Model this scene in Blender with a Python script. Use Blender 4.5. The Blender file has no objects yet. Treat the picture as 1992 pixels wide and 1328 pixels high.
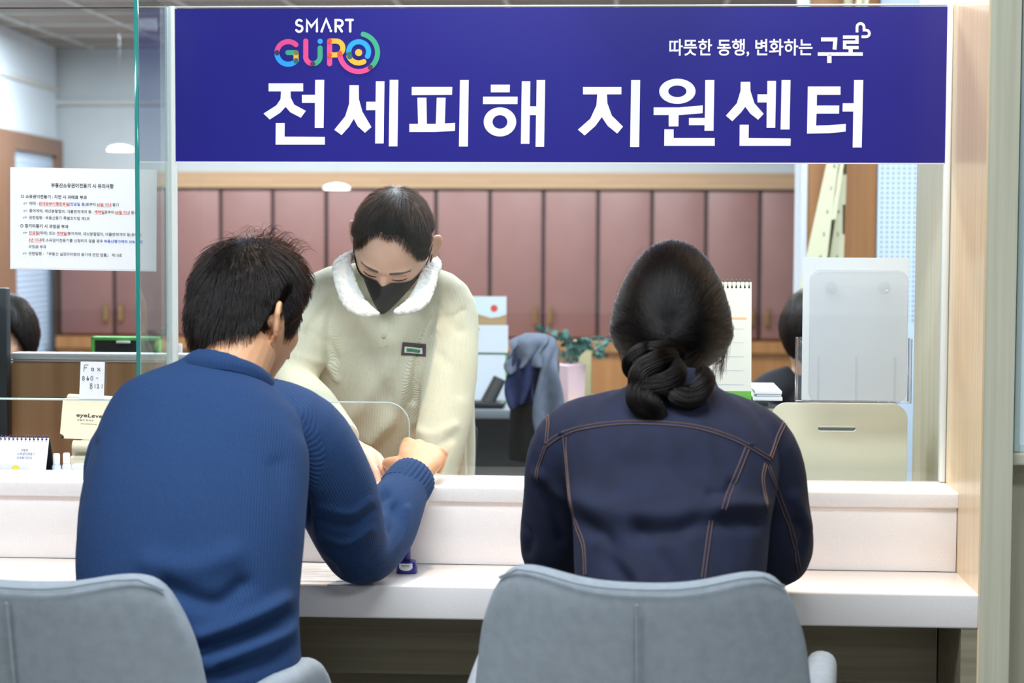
import bpy, bmesh, math, random
import numpy as np
from mathutils import Vector as V, Matrix, noise, geometry
from mathutils.bvhtree import BVHTree
S = bpy.context.scene
C = S.collection
R = math.radians
random.seed(7)

# ------------------------------------------------------------------ camera
FPX, CAMP, YAW, PIT, ROL = 3600.0, V((0.888, -3.595, 1.34)), .0624, -.0568, .0045
_c, _s = math.cos(YAW), math.sin(YAW)
FWD = V((-_s*math.cos(PIT), _c*math.cos(PIT), math.sin(PIT)))
_rt = V((_c, _s, 0)); _up = _rt.cross(FWD)
RGT = math.cos(ROL)*_rt + math.sin(ROL)*_up
UPV = -math.sin(ROL)*_rt + math.cos(ROL)*_up
cd = bpy.data.cameras.new('camera'); cam = bpy.data.objects.new('camera', cd); C.objects.link(cam)
M4 = Matrix((RGT, UPV, -FWD)).transposed().to_4x4(); M4.translation = CAMP
cam.matrix_world = M4
cd.sensor_width = 36; cd.lens = 36*FPX/1992; cd.clip_end = 60; cd.clip_start = .05
cd.dof.use_dof = True; cd.dof.focus_distance = 3.6; cd.dof.aperture_fstop = 4.5
S.camera = cam

# ------------------------------------------------------------------ world, lamps, exposure
w = bpy.data.worlds.new('world'); S.world = w; w.use_nodes = True
w.node_tree.nodes['Background'].inputs[0].default_value = (.75, .85, 1, 1)
w.node_tree.nodes['Background'].inputs[1].default_value = .25
S.view_settings.view_transform = 'Standard'; S.view_settings.look = 'None'
S.view_settings.exposure = 0.0; S.view_settings.gamma = 1; S.view_settings.use_curve_mapping = False
S.cycles.use_denoising = True
S.cycles.max_bounces = 10; S.cycles.transparent_max_bounces = 24
S.cycles.sample_clamp_indirect = 6

def area(name, loc, rot, sx, sy, power, col):
    l = bpy.data.lights.new(name, 'AREA'); l.shape = 'RECTANGLE'; l.size = sx; l.size_y = sy
    l.energy = power; l.color = col
    o = bpy.data.objects.new(name, l); C.objects.link(o); o.location = loc; o.rotation_euler = rot
    return o
COOL = (.84, .93, 1.0); WARM = (1.0, .80, .60)
# ceiling panels of the public hall
area('hall_panel_light', (0.4, -1.5, 2.66), (0, 0, 0), 1.6, .6, 66, COOL)
area('hall_panel_light', (2.0, -3.2, 2.66), (0, 0, 0), 1.6, .6, 44, COOL)
area('hall_panel_light', (-1.6, -3.2, 2.66), (0, 0, 0), 1.6, .6, 44, COOL)
area('hall_panel_light', (0.6, -5.6, 2.66), (0, 0, 0), 1.6, .6, 40, COOL)
# ceiling panels of the office, one of them an added fill
area('office_panel_light', (0.5, 1.3, 2.57), (0, 0, 0), 1.6, .6, 62, COOL)
area('office_panel_light', (-1.6, 3.4, 2.57), (0, 0, 0), 1.4, .6, 110, COOL)
area('office_panel_light', (0.8, 4.6, 2.57), (0, 0, 0), 1.4, .6, 80, COOL)
area('office_panel_light', (1.7, 1.5, 2.57), (0, 0, 0), 1.0, .6, 60, COOL)  # added light, brightens the boards on the right pier
area('office_panel_light', (-1.6, 7.2, 2.57), (0, 0, 0), 1.8, .6, 105, COOL)
area('office_panel_light', (0.6, 7.2, 2.57), (0, 0, 0), 1.8, .6, 95, COOL)
# warm downlights in the ceiling over the counter
def spot(name, loc, power, ang=62, blend=.5, col=WARM, tgt=None):
    l = bpy.data.lights.new(name, 'SPOT'); l.energy = power; l.spot_size = R(ang); l.spot_blend = blend
    l.color = col; l.shadow_soft_size = .04
    o = bpy.data.objects.new(name, l); C.objects.link(o); o.location = loc
    if tgt: o.rotation_euler = (V(tgt)-V(loc)).to_track_quat('-Z', 'Y').to_euler()
    return o
for x in (-.35, .55, 1.3):
    spot('counter_downlight', (x, -.16, 2.62), 84, 44)

# ------------------------------------------------------------------ helpers
def at(u, v, Y):
    u, v, Y = float(u), float(v), float(Y)
    d = (u-996)/FPX*RGT - (v-664)/FPX*UPV + FWD
    return CAMP + d*((Y-CAMP.y)/d.y)
def s2l(c):
    c = c/255.0
    return c/12.92 if c <= .04045 else ((c+.055)/1.055)**2.4
def rgb(*c): return (s2l(c[0]), s2l(c[1]), s2l(c[2]), 1)

MATS = {}
def mat(name, col, rough=.5, metal=0, spec=.5, var=0, vscale=20, stretch=(1, 1, 1), bump=0, bscale=200, coat=0,
        emit=0, sheen=0, col2=None, sss=0, ecol=None):
    m = bpy.data.materials.new(name); m.use_nodes = True; MATS[name] = m
    nt = m.node_tree; N = nt.nodes; L = nt.links; b = N['Principled BSDF']
    c1 = rgb(*col)
    b.inputs['Base Color'].default_value = c1; b.inputs['Roughness'].default_value = rough
    b.inputs['Metallic'].default_value = metal; b.inputs['Specular IOR Level'].default_value = spec
    b.inputs['Coat Weight'].default_value = coat
    if sheen:
        b.inputs['Sheen Weight'].default_value = sheen; b.inputs['Sheen Tint'].default_value = c1
    if emit:
        b.inputs['Emission Color'].default_value = rgb(*(ecol or col)); b.inputs['Emission Strength'].default_value = emit
    if sss:
        b.inputs['Subsurface Weight'].default_value = sss; b.inputs['Subsurface Radius'].default_value = (.008, .003, .0015)
    tc = N.new('ShaderNodeTexCoord'); mp = N.new('ShaderNodeMapping'); mp.inputs['Scale'].default_value = stretch
    L.new(tc.outputs['Object'], mp.inputs['Vector'])
    if var or col2:
        n = N.new('ShaderNodeTexNoise'); n.inputs['Scale'].default_value = vscale; n.inputs['Detail'].default_value = 4
        L.new(mp.outputs[0], n.inputs['Vector'])
        rp = N.new('ShaderNodeValToRGB'); rp.color_ramp.elements[0].position = .32; rp.color_ramp.elements[1].position = .68
        ca = rgb(*col2) if col2 else tuple(x*(1-var) for x in c1[:3])+(1,)
        cb = c1 if col2 else tuple(min(1, x*(1+var)) for x in c1[:3])+(1,)
        rp.color_ramp.elements[0].color = ca; rp.color_ramp.elements[1].color = cb
        L.new(n.outputs['Fac'], rp.inputs['Fac']); L.new(rp.outputs['Color'], b.inputs['Base Color'])
    if bump:
        n2 = N.new('ShaderNodeTexNoise'); n2.inputs['Scale'].default_value = bscale; n2.inputs['Detail'].default_value = 3
        L.new(mp.outputs[0], n2.inputs['Vector'])
        bp = N.new('ShaderNodeBump'); bp.inputs['Strength'].default_value = bump; bp.inputs['Distance'].default_value = .002
        L.new(n2.outputs['Fac'], bp.inputs['Height']); L.new(bp.outputs['Normal'], b.inputs['Normal'])
    return m

def glass_mat(name, tint, refl=1.0, rough=0.0, haze=0.0):
    """Thin clear sheet: what passes through is tinted, Fresnel part mirrors the room."""
    m = bpy.data.materials.new(name); m.use_nodes = True; MATS[name] = m
    nt = m.node_tree; N = nt.nodes; L = nt.links
    for n in list(N):
        if n.type != 'OUTPUT_MATERIAL': N.remove(n)
    out = [n for n in N if n.type == 'OUTPUT_MATERIAL'][0]
    tr = N.new('ShaderNodeBsdfTransparent'); tr.inputs[0].default_value = tint
    gl = N.new('ShaderNodeBsdfGlossy'); gl.inputs['Roughness'].default_value = rough
    lw = N.new('ShaderNodeLayerWeight'); lw.inputs['Blend'].default_value = .5
    pw = N.new('ShaderNodeMath'); pw.operation = 'POWER'; pw.inputs[1].default_value = 5
    mu = N.new('ShaderNodeMath'); mu.operation = 'MULTIPLY_ADD'; mu.inputs[1].default_value = .9*min(refl, 1); mu.inputs[2].default_value = .042*refl
    mx = N.new('ShaderNodeMixShader')
    L.new(lw.outputs['Facing'], pw.inputs[0]); L.new(pw.outputs[0], mu.inputs[0]); L.new(mu.outputs[0], mx.inputs[0])
    base = tr
    if haze:
        df = N.new('ShaderNodeBsdfDiffuse'); df.inputs[0].default_value = (.9, .93, .95, 1)
        m2 = N.new('ShaderNodeMixShader'); m2.inputs[0].default_value = haze
        L.new(tr.outputs[0], m2.inputs[1]); L.new(df.outputs[0], m2.inputs[2]); base = m2
    L.new(base.outputs[0], mx.inputs[1]); L.new(gl.outputs[0], mx.inputs[2]); L.new(mx.outputs[0], out.inputs[0])
    return m

def wood(name, c1, c2, axis='Z', scale=60, rough=.45, spec=.4, coat=0):
    st = {'Z': (1, 1, .02), 'X': (.02, 1, 1), 'Y': (1, .02, 1)}[axis]
    m = mat(name, c1, rough, spec=spec, col2=c2, vscale=scale, stretch=st, bump=.05, bscale=scale*2, coat=coat)
    return m

class MB:
    def __init__(s): s.bm = bmesh.new()
    def add(s, verts, faces):
        vs = [s.bm.verts.new(p) for p in verts]
        for f in faces:
            try: s.bm.faces.new([vs[i] for i in f])
            except ValueError: pass
        return vs
    def box(s, a, b, bev=0, seg=2, rot=None, piv=None):
        t = bmesh.new(); bmesh.ops.create_cube(t, size=1)
        lo = V([min(a[i], b[i]) for i in range(3)]); hi = V([max(a[i], b[i]) for i in range(3)])
        for v in t.verts: v.co = V([(lo[i]+hi[i])/2 + v.co[i]*(hi[i]-lo[i]) for i in range(3)])
        if bev: bmesh.ops.bevel(t, geom=t.edges[:]+t.verts[:], offset=min(bev, .49*min(hi-lo)), segments=seg, affect='EDGES', profile=.5)
        if rot:
            pv = V(piv) if piv else (lo+hi)/2
            for v in t.verts: v.co = pv + rot @ (v.co-pv)
        s.merge(t); return s
    def merge(s, t):
        idx = {}
        for v in t.verts: idx[v] = s.bm.verts.new(v.co)
        for f in t.faces:
            try: s.bm.faces.new([idx[v] for v in f.verts])
            except ValueError: pass
        t.free()
    def mesh(s, me, M=None):
        t = bmesh.new(); t.from_mesh(me)
        if M: bmesh.ops.transform(t, matrix=M, verts=t.verts[:])
        s.merge(t); return s
    def rings(s, rings, cap=True, closed=True):
        n = len(rings[0]); rows = [[s.bm.verts.new(p) for p in r] for r in rings]
        for a, b in zip(rows, rows[1:]):
            for i in range(n if closed else n-1):
                j = (i+1) % n
                s.bm.faces.new((a[i], a[j], b[j], b[i]))
        if cap:
            for r, fl in ((rows[0], True), (rows[-1], False)):
                cv = s.bm.verts.new(sum((v.co for v in r), V())/n)
                for i in range(n):
                    q = (r[i], r[(i+1) % n], cv)
                    s.bm.faces.new(q[::-1] if fl else q)
        return s
    def tube(s, pts, rad, n=16, ref=None, cap=True):
        """rad: list of r or (ra, rb); ra lies along ref."""
        s.rings(tube_rings(pts, rad, n, ref), cap); return s
    def lathe(s, prof, c, n=32, axis=V((0, 0, 1))):
        q = V((0, 0, 1)).rotation_difference(axis)
        rs = [[V(c)+q @ V((r*math.cos(2*math.pi*i/n), r*math.sin(2*math.pi*i/n), z)) for i in range(n)] for r, z in prof]
        s.rings(rs, True); return s
    def poly(s, pts, d):
        """flat outline (list of 3D points) extruded along vector d; outline may be concave."""
        pts = [V(p) for p in pts]; d = V(d); n = len(pts)
        tri = geometry.tessellate_polygon([pts])
        a = [s.bm.verts.new(p) for p in pts]; b = [s.bm.verts.new(p+d) for p in pts]
        for t in tri:
            for vs in ((a[t[0]], a[t[1]], a[t[2]]), (b[t[2]], b[t[1]], b[t[0]])):
                try: s.bm.faces.new(vs)
                except ValueError: pass
        for i in range(n):
            j = (i+1) % n; s.bm.faces.new((a[i], a[j], b[j], b[i]))
        return s
    def sheet(s, grid):
        rows = [[s.bm.verts.new(p) for p in r] for r in grid]
        for a, b in zip(rows, rows[1:]):
            for i in range(len(a)-1): s.bm.faces.new((a[i], a[i+1], b[i+1], b[i]))
        return s
    def tomesh(s, name='m', fix=True):
        if fix: bmesh.ops.recalc_face_normals(s.bm, faces=s.bm.faces[:])
        me = bpy.data.meshes.new(name); s.bm.to_mesh(me); s.bm.free(); return me

def spl(pts, k=6):
    """Catmull-Rom through rows of numbers (any width)."""
    P = np.array(pts, float); out = []
    Q = np.vstack([2*P[0]-P[1], P, 2*P[-1]-P[-2]])
    for i in range(1, len(Q)-2):
        a, b, c, d = Q[i-1], Q[i], Q[i+1], Q[i+2]
        for t in np.linspace(0, 1, k, endpoint=False):
            out.append(.5*((2*b)+(-a+c)*t+(2*a-5*b+4*c-d)*t*t+(-a+3*b-3*c+d)*t**3))
    out.append(P[-1]); return np.array(out)

def tube_rings(pts, rad, n=16, ref=None):
    pts = [V(p) for p in pts]; rs = []
    t0 = (pts[1]-pts[0]).normalized()
    rv = V(ref) if ref is not None else (V((0, 0, 1)) if abs(t0.z) < .9 else V((1, 0, 0)))
    u = (rv - t0*rv.dot(t0)).normalized()
    for i, p in enumerate(pts):
        t = (pts[min(i+1, len(pts)-1)]-pts[max(i-1, 0)]).normalized()
        u = (u - t*u.dot(t)).normalized(); v = t.cross(u)
        r = rad[i] if isinstance(rad, (list, tuple, np.ndarray)) else rad
        ra, rb = (r if isinstance(r, (list, tuple, np.ndarray)) else (r, r))
        rs.append([p+u*ra*math.cos(2*math.pi*k/n)+v*rb*math.sin(2*math.pi*k/n) for k in range(n)])
    return rs

def rootmat(p):
    m = Matrix.Identity(4)
    while p: m = p.matrix_basis @ m; p = p.parent
    return m
def link(name, me, m, parent=None, world=True, smooth=True, ang=35):
    """link a finished mesh as one object; with world=True its points are world points."""
    if parent and world: me.transform(rootmat(parent).inverted())
    o = bpy.data.objects.new(name, me); C.objects.link(o)
    if parent: o.parent = parent
    if m:
        me.materials.clear(); me.materials.append(MATS[m] if isinstance(m, str) else m)
    if smooth:
        me.polygons.foreach_set('use_smooth', [True]*len(me.polygons))
        me.set_sharp_from_angle(angle=R(ang))
    return o
def part(name, mb, m, parent=None, world=True, smooth=True, ang=35, fix=True):
    return link(name, mb.tomesh(name, fix), m, parent, world, smooth, ang)
def tag(o, label=None, cat=None, group=None, kind=None):
    for k, v in (('label', label), ('category', cat), ('group', group), ('kind', kind)):
        if v: o[k] = v
    return o
def thing(name, label, cat, loc=(0, 0, 0), rz=0, group=None):
    o = bpy.data.objects.new(name, None); C.objects.link(o); o.location = loc; o.rotation_euler = (0, 0, rz)
    o.empty_display_size = .05
    # matrix_basis is used for parenting before the depsgraph runs
    o.matrix_basis = Matrix.Translation(V(loc)) @ Matrix.Rotation(rz, 4, 'Z')
    return tag(o, label, cat, group)
def single(name, mb, m, label, cat, group=None, base=None, smooth=True, ang=35):
    """a thing that is one mesh, its origin at base"""
    me = mb.tomesh(name)
    b = V(base) if base else sum((v.co for v in me.vertices), V())/len(me.vertices)
    me.transform(Matrix.Translation(-b)); o = link(name, me, m, None, False, smooth, ang)
    o.location = b; o.matrix_basis = Matrix.Translation(b)
    return tag(o, label, cat, group)
def struct(name, mb, m, parent=None, smooth=False):
    o = part(name, mb, m, parent, smooth=smooth)
    if not parent: o['kind'] = 'structure'
    return o
def text_mesh(body, size, bold=0, align='LEFT', sx=1.0, space=1.0):
    c = bpy.data.curves.new('txt', 'FONT'); c.body = body; c.size = size; c.offset = bold*size; c.align_x = align
    c.space_character = space; c.resolution_u = 3
    o = bpy.data.objects.new('txt', c); C.objects.link(o)
    dg = bpy.context.evaluated_depsgraph_get(); dg.update()
    me = bpy.data.meshes.new_from_object(o.evaluated_get(dg))
    bpy.data.objects.remove(o); bpy.data.curves.remove(c)
    if sx != 1: me.transform(Matrix.Diagonal((sx, 1, 1, 1)))
    return me
def text_on(mb, body, size, org, right, up, bold=0, align='LEFT', sx=1.0, space=1.0, lift=.0006):
    r = V(right).normalized(); u = V(up).normalized(); n = r.cross(u)
    M = Matrix((r, u, n)).transposed().to_4x4(); M.translation = V(org)+n*lift
    me = text_mesh(body, size, bold, align, sx, space); mb.mesh(me, M); w_ = max((v.co.x for v in me.vertices), default=0)
    bpy.data.meshes.remove(me); return w_

# ------------------------------------------------------------------ materials
mat('hall_floor', (150, 146, 138), .3, var=.06, vscale=6)
mat('office_floor', (120, 118, 114), .4, var=.05, vscale=6)
mat('ceiling_tile', (150, 140, 132), .9, var=.05, vscale=60, bump=.1, bscale=150)
mat('ceiling_rail', (215, 215, 212), .6)
mat('wall_paint', (212, 218, 222), .85, var=.02, vscale=5)
mat('pillar_paint', (226, 236, 246), .8, var=.02, vscale=5)
mat('hall_wall_paint', (228, 228, 224), .85, var=.02, vscale=4)
mat('wainscot', (70, 62, 58), .6, var=.1, vscale=8)
wood('pale_wood', (198, 196, 176), (180, 178, 156), 'Z', 90, .4)
wood('peach_wood', (232, 208, 172), (214, 186, 148), 'Z', 90, .28, .5)  # pale wood with the warm counter light put into the colour
wood('olive_wood', (150, 142, 120), (128, 120, 98), 'X', 60, .5)
wood('orange_wood', (176, 124, 76), (158, 106, 62), 'Z', 50, .45)
wood('brown_frame', (146, 108, 84), (128, 92, 70), 'Z', 50, .45)
wood('header_wood', (182, 146, 112), (166, 130, 98), 'X', 40, .5)
wood('desk_wood', (164, 128, 92), (146, 110, 76), 'Z', 45, .45)
mat('cabinet_red', (134, 93, 87), .45, var=.05, vscale=6)
mat('cabinet_gap', (50, 34, 36), .7)
mat('brass', (206, 170, 100), .3, metal=1)
mat('chrome', (200, 205, 210), .2, metal=1)
mat('solid_surface', (238, 232, 230), .22, spec=.5, var=.03, vscale=300)
mat('speck', (250, 250, 250), .3)
mat('channel_white', (232, 236, 232), .35)
mat('banner_blue', (38, 36, 132), .22, spec=.4)
mat('white_vinyl', (246, 244, 250), .4)
mat('white_trim', (226, 232, 240), .5)
mat('perforated', (206, 222, 242), .6)
mat('hole_grey', (120, 132, 150), .8)
mat('paper', (244, 246, 250), .7)
mat('laminate', (246, 248, 252), .25)
mat('ink_black', (40, 40, 46), .7); mat('ink_red', (206, 70, 56), .7); mat('ink_blue', (60, 96, 200), .7); mat('ink_grey', (110, 112, 120), .7)
mat('glass_edge', (46, 140, 132), .08, spec=.8, coat=.5)
mat('cyan_edge', (200, 222, 224), .25)
glass_mat('clear_glass', (.972, .985, .980, 1), 1.0)
glass_mat('side_glass', (.94, .975, .97, 1), 1.6)
glass_mat('acrylic', (.985, .988, .995, 1), 1.0, .06, .03)
mat('fabric_grey', (146, 154, 162), .95, var=.07, vscale=60, bump=.25, bscale=900, sheen=.25)
mat('cream_plastic', (238, 231, 206), .45)
mat('frosted_pane', (226, 240, 246), .35)
mat('planner_paper', (206, 214, 224), .7)
mat('dark_plastic', (34, 42, 48), .4)
mat('black_plastic', (28, 28, 30), .5)
mat('navy_plastic', (44, 42, 132), .25)
mat('light_glow', (255, 244, 225), .5, emit=5)
mat('cream_strip', (206, 203, 172), .6)
mat('leaf_green', (84, 128, 120), .6, var=.2, vscale=30)
mat('pink_pot', (222, 190, 196), .5)
mat('desk_grey', (112, 118, 124), .5)
mat('silver_trim', (196, 202, 206), .35, metal=.4)
# ------------------------------------------------------------------ the setting
ZL, ZD, YL, YD, XP = .870, .721, -.1515, -.36, 1.504      # ledge, desk, their fronts, side panel
GT = 1.782                                                # top of the glass
def bx(a, b, bev=0, seg=2): return MB().box(a, b, bev, seg)
struct('floor', bx((-6, -8, -.05), (6, .3, 0)), 'hall_floor')
struct('floor', bx((-6, .3, -.05), (6, 10.2, 0)), 'office_floor')
# hall ceiling and office ceiling with their grid of rails
struct('ceiling', bx((-6, -8, 2.7), (6, -.02, 2.76)), 'ceiling_tile')
oc = struct('ceiling', bx((-6, .02, 2.62), (6, 10.2, 2.68)), 'ceiling_tile')
g = MB()
for i in range(-8, 8): g.box((i*.6+.2, .05, 2.612), (i*.6+.225, 9.0, 2.62))
for j in range(15): g.box((-5, .4+j*.6, 2.6125), (5, .425+j*.6, 2.6195))
struct('ceiling_grid', g, 'ceiling_rail', oc)
struct('wall_back', bx((-6, 9.05, 0), (6, 9.15, 2.62)), 'wall_paint')
struct('wall_right', bx((4.5, .05, 0), (4.6, 9.05, 2.62)), 'wall_paint')
struct('trim_1', bx((-5.5, 9.0, 2.23), (3, 9.05, 2.26)), 'ceiling_rail')
# header band of the ceiling over the counter line
struct('trim_6', bx((-6, -.02, 2.6), (6, .02, 2.76)), 'ceiling_tile')
# left office wall: a slightly turned pillar wall, a framed board with a brown frame on it
lw = [at(-260, 300, 5.2), at(112, 300, 9.02)]
lw0, lw1 = V((lw[0].x, lw[0].y, 0)), V((lw[1].x, lw[1].y, 0))
ld = (lw1-lw0).normalized(); ln = V((ld.y, -ld.x, 0))
def lwp(px, z, off=0):
    """point of the left office wall seen at picture column px, at height z"""
    e = at(px, 460, 1); d = V((e.x-CAMP.x, e.y-CAMP.y)); 
    a = Matrix(((d.x, -ld.x), (d.y, -ld.y))).inverted() @ V((lw0.x-CAMP.x, lw0.y-CAMP.y))
    p = lw0+ld*a[1]; return V((p.x, p.y, z))+ln*off
def lwslab(mb, px0, px1, z0, z1, off, th):
    a, b = lwp(px0, z0, off), lwp(px1, z0, off); a1, b1 = lwp(px0, z1, off), lwp(px1, z1, off)
    mb.poly([a, b, b1, a1], ln*th); return mb
struct('wall_left', lwslab(MB(), -260, 112, 0, 2.62, -.1, .1), 'pillar_paint')
struct('trim_2', lwslab(MB(), -260, 112, 2.31, 2.345, 0, .02), 'ceiling_rail')
fr = thing('framed_board', 'tall brown wooden frame round a white slatted board on the pale left office wall', 'board', lwp(50, .1, 0))
f = MB()
for a_, b_, c_, d_ in ((-60, 110, 1.87, 1.98), (-60, 16, .12, 1.87), (100, 110, .12, 1.87)): lwslab(f, a_, b_, c_, d_, 0, .05)
part('frame', f, 'brown_frame', fr)
f = MB(); lwslab(f, 16, 100, .12, 1.87, 0, .012)
for k in range(48): lwslab(f, 16, 100, .14+k*.036, .154+k*.036, .012, .006)
part('slatted_panel', f, 'perforated', fr)

# red cupboards along the back wall: every door a part, standing on a wooden base
YB = 8.6
xs = [at(p, 500, YB).x for p in (115, 222, 326, 430, 531, 635, 741, 848, 953, 1057, 1163, 1268, 1373, 1478, 1583)]
zt, zb = at(900, 366, YB).z, at(900, 656, YB).z
cup = None
for k in range(0, len(xs)-1, 2):
    x0, x1 = xs[k], xs[min(k+2, len(xs)-1)]
    c = thing('wall_cupboard', ('dull red two door cupboard %s' % (
        'at the back, half behind the paper notice', 'at the back, just right of the white glass post', 'at the back, left of the standing clerk',
        'at the back, directly behind the standing clerk', 'at the back, above the white planner sheets', 'at the back, above the leafy plant',
        'at the back, behind the head of the seated woman')[k//2]), 'cupboard', ((x0+x1)/2, YB+.2, 0), 0, 'red cupboards along the back wall')
    part('carcass', bx((x0, YB+.02, zb), (x1, 9.05, zt)), 'cabinet_gap', c, smooth=False)
    part('header', bx((x0, YB-.02, zt), (x1, 9.05, at(900, 335, YB).z)), 'header_wood', c, smooth=False)
    part('base', bx((x0, YB-.06, .0), (x1, 9.05, zb-.09)).box((x0, YB-.09, zb-.085), (x1, 9.05, zb-.01)), 'orange_wood', c, smooth=False)
    n = min(k+2, len(xs)-1)
    for j in range(k, n):
        d = part('door', bx((xs[j]+.012, YB-.005, zb+.004), (xs[j+1]-.012, YB+.02, zt-.02), .004), 'cabinet_red', c)
        hx = xs[j+1]-.05 if j == k else xs[j]+.05
        part('handle', MB().tube([(hx, YB-.01, zb+.09), (hx, YB-.03, zb+.10), (hx, YB-.03, zb+.19), (hx, YB-.01, zb+.20)], .011, 8), 'brass', d)
# right office pier: white edge, orange boards, perforated panel, all facing the counter
YC = 3.0
cx = lambda p: at(p, 400, YC).x
struct('wall_right', bx((cx(1558), YC+.045, 0), (4.5, YC+.25, 2.62)), 'white_trim')
struct('trim_3', bx((cx(1557), YC-.03, 0), (cx(1569), YC+.02, 2.62), .003), 'white_trim')
bo = thing('panelling', 'orange brown wooden board right of the white edge, behind the hanging cream strips', 'panel', (cx(1640), YC, 0))
part('board', bx((cx(1569), YC-.01, .02), (cx(1704), YC+.02, 2.6), .002), 'orange_wood', bo)
pb = thing('perforated_board', 'white perforated acoustic board beside the pale wood partition', 'panel', (cx(1740), YC, 0))
part('sheet', bx((cx(1706), YC-.015, .02), (cx(1940), YC+.02, 2.6), .002), 'perforated', pb)
h = MB()
for i in range(9):
    for j in range(60):
        x = cx(1710)+.008+i*.0172*1.1; z = 1.05+j*.0172
        h.add([(x+.0042*math.cos(a*math.pi/3), YC-.0155, z+.0042*math.sin(a*math.pi/3)) for a in range(6)], [range(6)])
part('holes', h, 'hole_grey', pb, fix=False)
# cream fabric strips hanging in front of the orange board
for nm, (a, b, c_, d_), lab, dy in (('hanging_strip', ((1612, 300), (1632, 300), (1607, 520), (1564, 520)), 'slanting cream printed strip hanging before the orange board', .25),
                            ('hanging_strip', ((1622, 300), (1640, 300), (1638, 520), (1603, 520)), 'upright cream printed strip behind the slanting one', .14)):
    q = [at(p[0], p[1], YC-dy) for p in (a, b, c_, d_)]
    ext = [q[0]+(q[0]-q[3])*2.2, q[1]+(q[1]-q[2])*2.2, q[2]+(q[2]-q[1])*.5, q[3]+(q[3]-q[0])*.5]
    # sides run down to the floor end of the strip and up to the ceiling rail
    ext[0].z = ext[1].z = min(2.6, ext[0].z)
    t = thing(nm, lab, 'blind', (q[2].x, YC-dy, ext[2].z), 0, 'cream strips by the orange board')
    part('strip', MB().poly(ext, (0, .006, 0)), 'cream_strip', t)
    tx = MB()
    for k in range(5):
        s_ = .12+k*.2; p = q[0].lerp(q[3], s_); e = q[1].lerp(q[2], s_); m_ = p.lerp(e, .62)
        text_on(tx, '%d' % (8-k), .018, m_+V((0, -.001, 0)), (1, 0, 0), (0, 0, 1), .01)
    part('lettering', tx, 'ink_grey', t, fix=False)

# pale wood partition right of the counter: outer face, inner face (warm light put into its colour) that runs through the glass line
wp_ = struct('wall_partition', MB().box((XP, YD, 0), (1.5555, .43, 2.7)), 'pale_wood')
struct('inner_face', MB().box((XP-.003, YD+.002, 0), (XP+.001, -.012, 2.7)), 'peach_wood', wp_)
# next bay to the right: sill, pane with pale edge, wood front
sz0, sz1 = at(1975, 905, -.345).z, at(1975, 880, -.345).z
struct('trim_4', bx((1.5557, -.348, sz0), (2.6, .2, sz1), .004), 'pale_wood')
struct('wall_side', bx((1.5555, -.27, 0), (2.6, .05, sz0)), 'pale_wood')
wn = struct('window_2', bx((1.571, -.338, sz1+.012), (2.6, -.330, 2.2)), 'frosted_pane')
part('pane_edge', bx((1.561, -.340, sz1+.0005), (1.571, -.328, 2.21), .002).box((1.571, -.340, sz1+.0005), (2.6, -.328, sz1+.013)), 'cyan_edge', wn)
struct('wall_side', bx((1.5555, .6, 0), (4.5, .65, 2.62)), 'wall_paint')
# public hall behind the photographer
hw = struct('wall_front', bx((-6, -8.1, 0), (6, -8, 2.7)), 'hall_wall_paint')
struct('trim_5', bx((-6, -8, 0), (6, -7.96, .86)), 'wainscot')
struct('wall_left', bx((-6.1, -8, 0), (-6, 10.2, 2.7)), 'hall_wall_paint')
struct('wall_right', bx((6, -8, 0), (6.1, 10.2, 2.7)), 'hall_wall_paint')

# ------------------------------------------------------------------ counter
ct = thing('service_counter', 'long white speckled service counter with a raised ledge under the glass', 'counter', (0, -.1, 0))
XL = -2.6
part('desk_top', bx((XL, YD, ZD-.0605), (XP-.001, -.14, ZD), .004, 3), 'solid_surface', ct)
part('riser', bx((XL, -.143, ZD+.0005), (XP-.004, -.10, ZL-.0295), .001), 'solid_surface', ct)
part('ledge', bx((XL, YL, ZL-.0294), (XP-.001, .022, ZL), .004, 3), 'solid_surface', ct)
part('apron', bx((XL, -.13, .507), (1.47, -.10, ZD-.061)), 'olive_wood', ct, smooth=False)
part('kick_panel', bx((XL, .05, 0), (1.47, .08, .506)), 'olive_wood', ct, smooth=False)
part('end_support', bx((1.473, YD+.003, 0), (XP-.001, .08, ZD-.061)), 'olive_wood', ct, smooth=False)
part('back_panel', bx((XL, -.099, ZD-.06), (XP-.001, .02, ZL-.03)), 'olive_wood', ct, smooth=False)
sp = MB()
rs = random.Random(3)
def fleck(o, u, v, r):
    a0 = rs.random()*6
    sp.add([V(o)+V(u)*r*math.cos(a0+k*2.094)+V(v)*r*math.sin(a0+k*2.094)*rs.uniform(.5, 1) for k in range(3)], [(0, 1, 2)])
for _ in range(420):
    r = rs.uniform(.0006, .0018); x = rs.uniform(-.6, 1.5)
    fleck((x, YD-.0002, rs.uniform(ZD-.055, ZD-.006)), (1, 0, 0), (0, 0, 1), r)
    fleck((x*.9+.1, -.1432, rs.uniform(ZD+.004, ZL-.033)), (1, 0, 0), (0, 0, 1), r)
part('flecks', sp, 'speck', ct, fix=False, smooth=False)['kind'] = 'stuff'

# ------------------------------------------------------------------ glass screens
def glass_sheet(outline, y0=0, th=.008, mb=None):
    mb = mb or MB(); mb.poly([V((p[0], y0, p[1])) for p in outline], (0, th, 0)); return mb
def arc(cx_, cz_, r, a0, a1, n=8): return [(cx_+r*math.cos(R(a0+(a1-a0)*k/n)), cz_+r*math.sin(R(a0+(a1-a0)*k/n))) for k in range(n+1)]
G0 = ZL+.001
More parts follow.
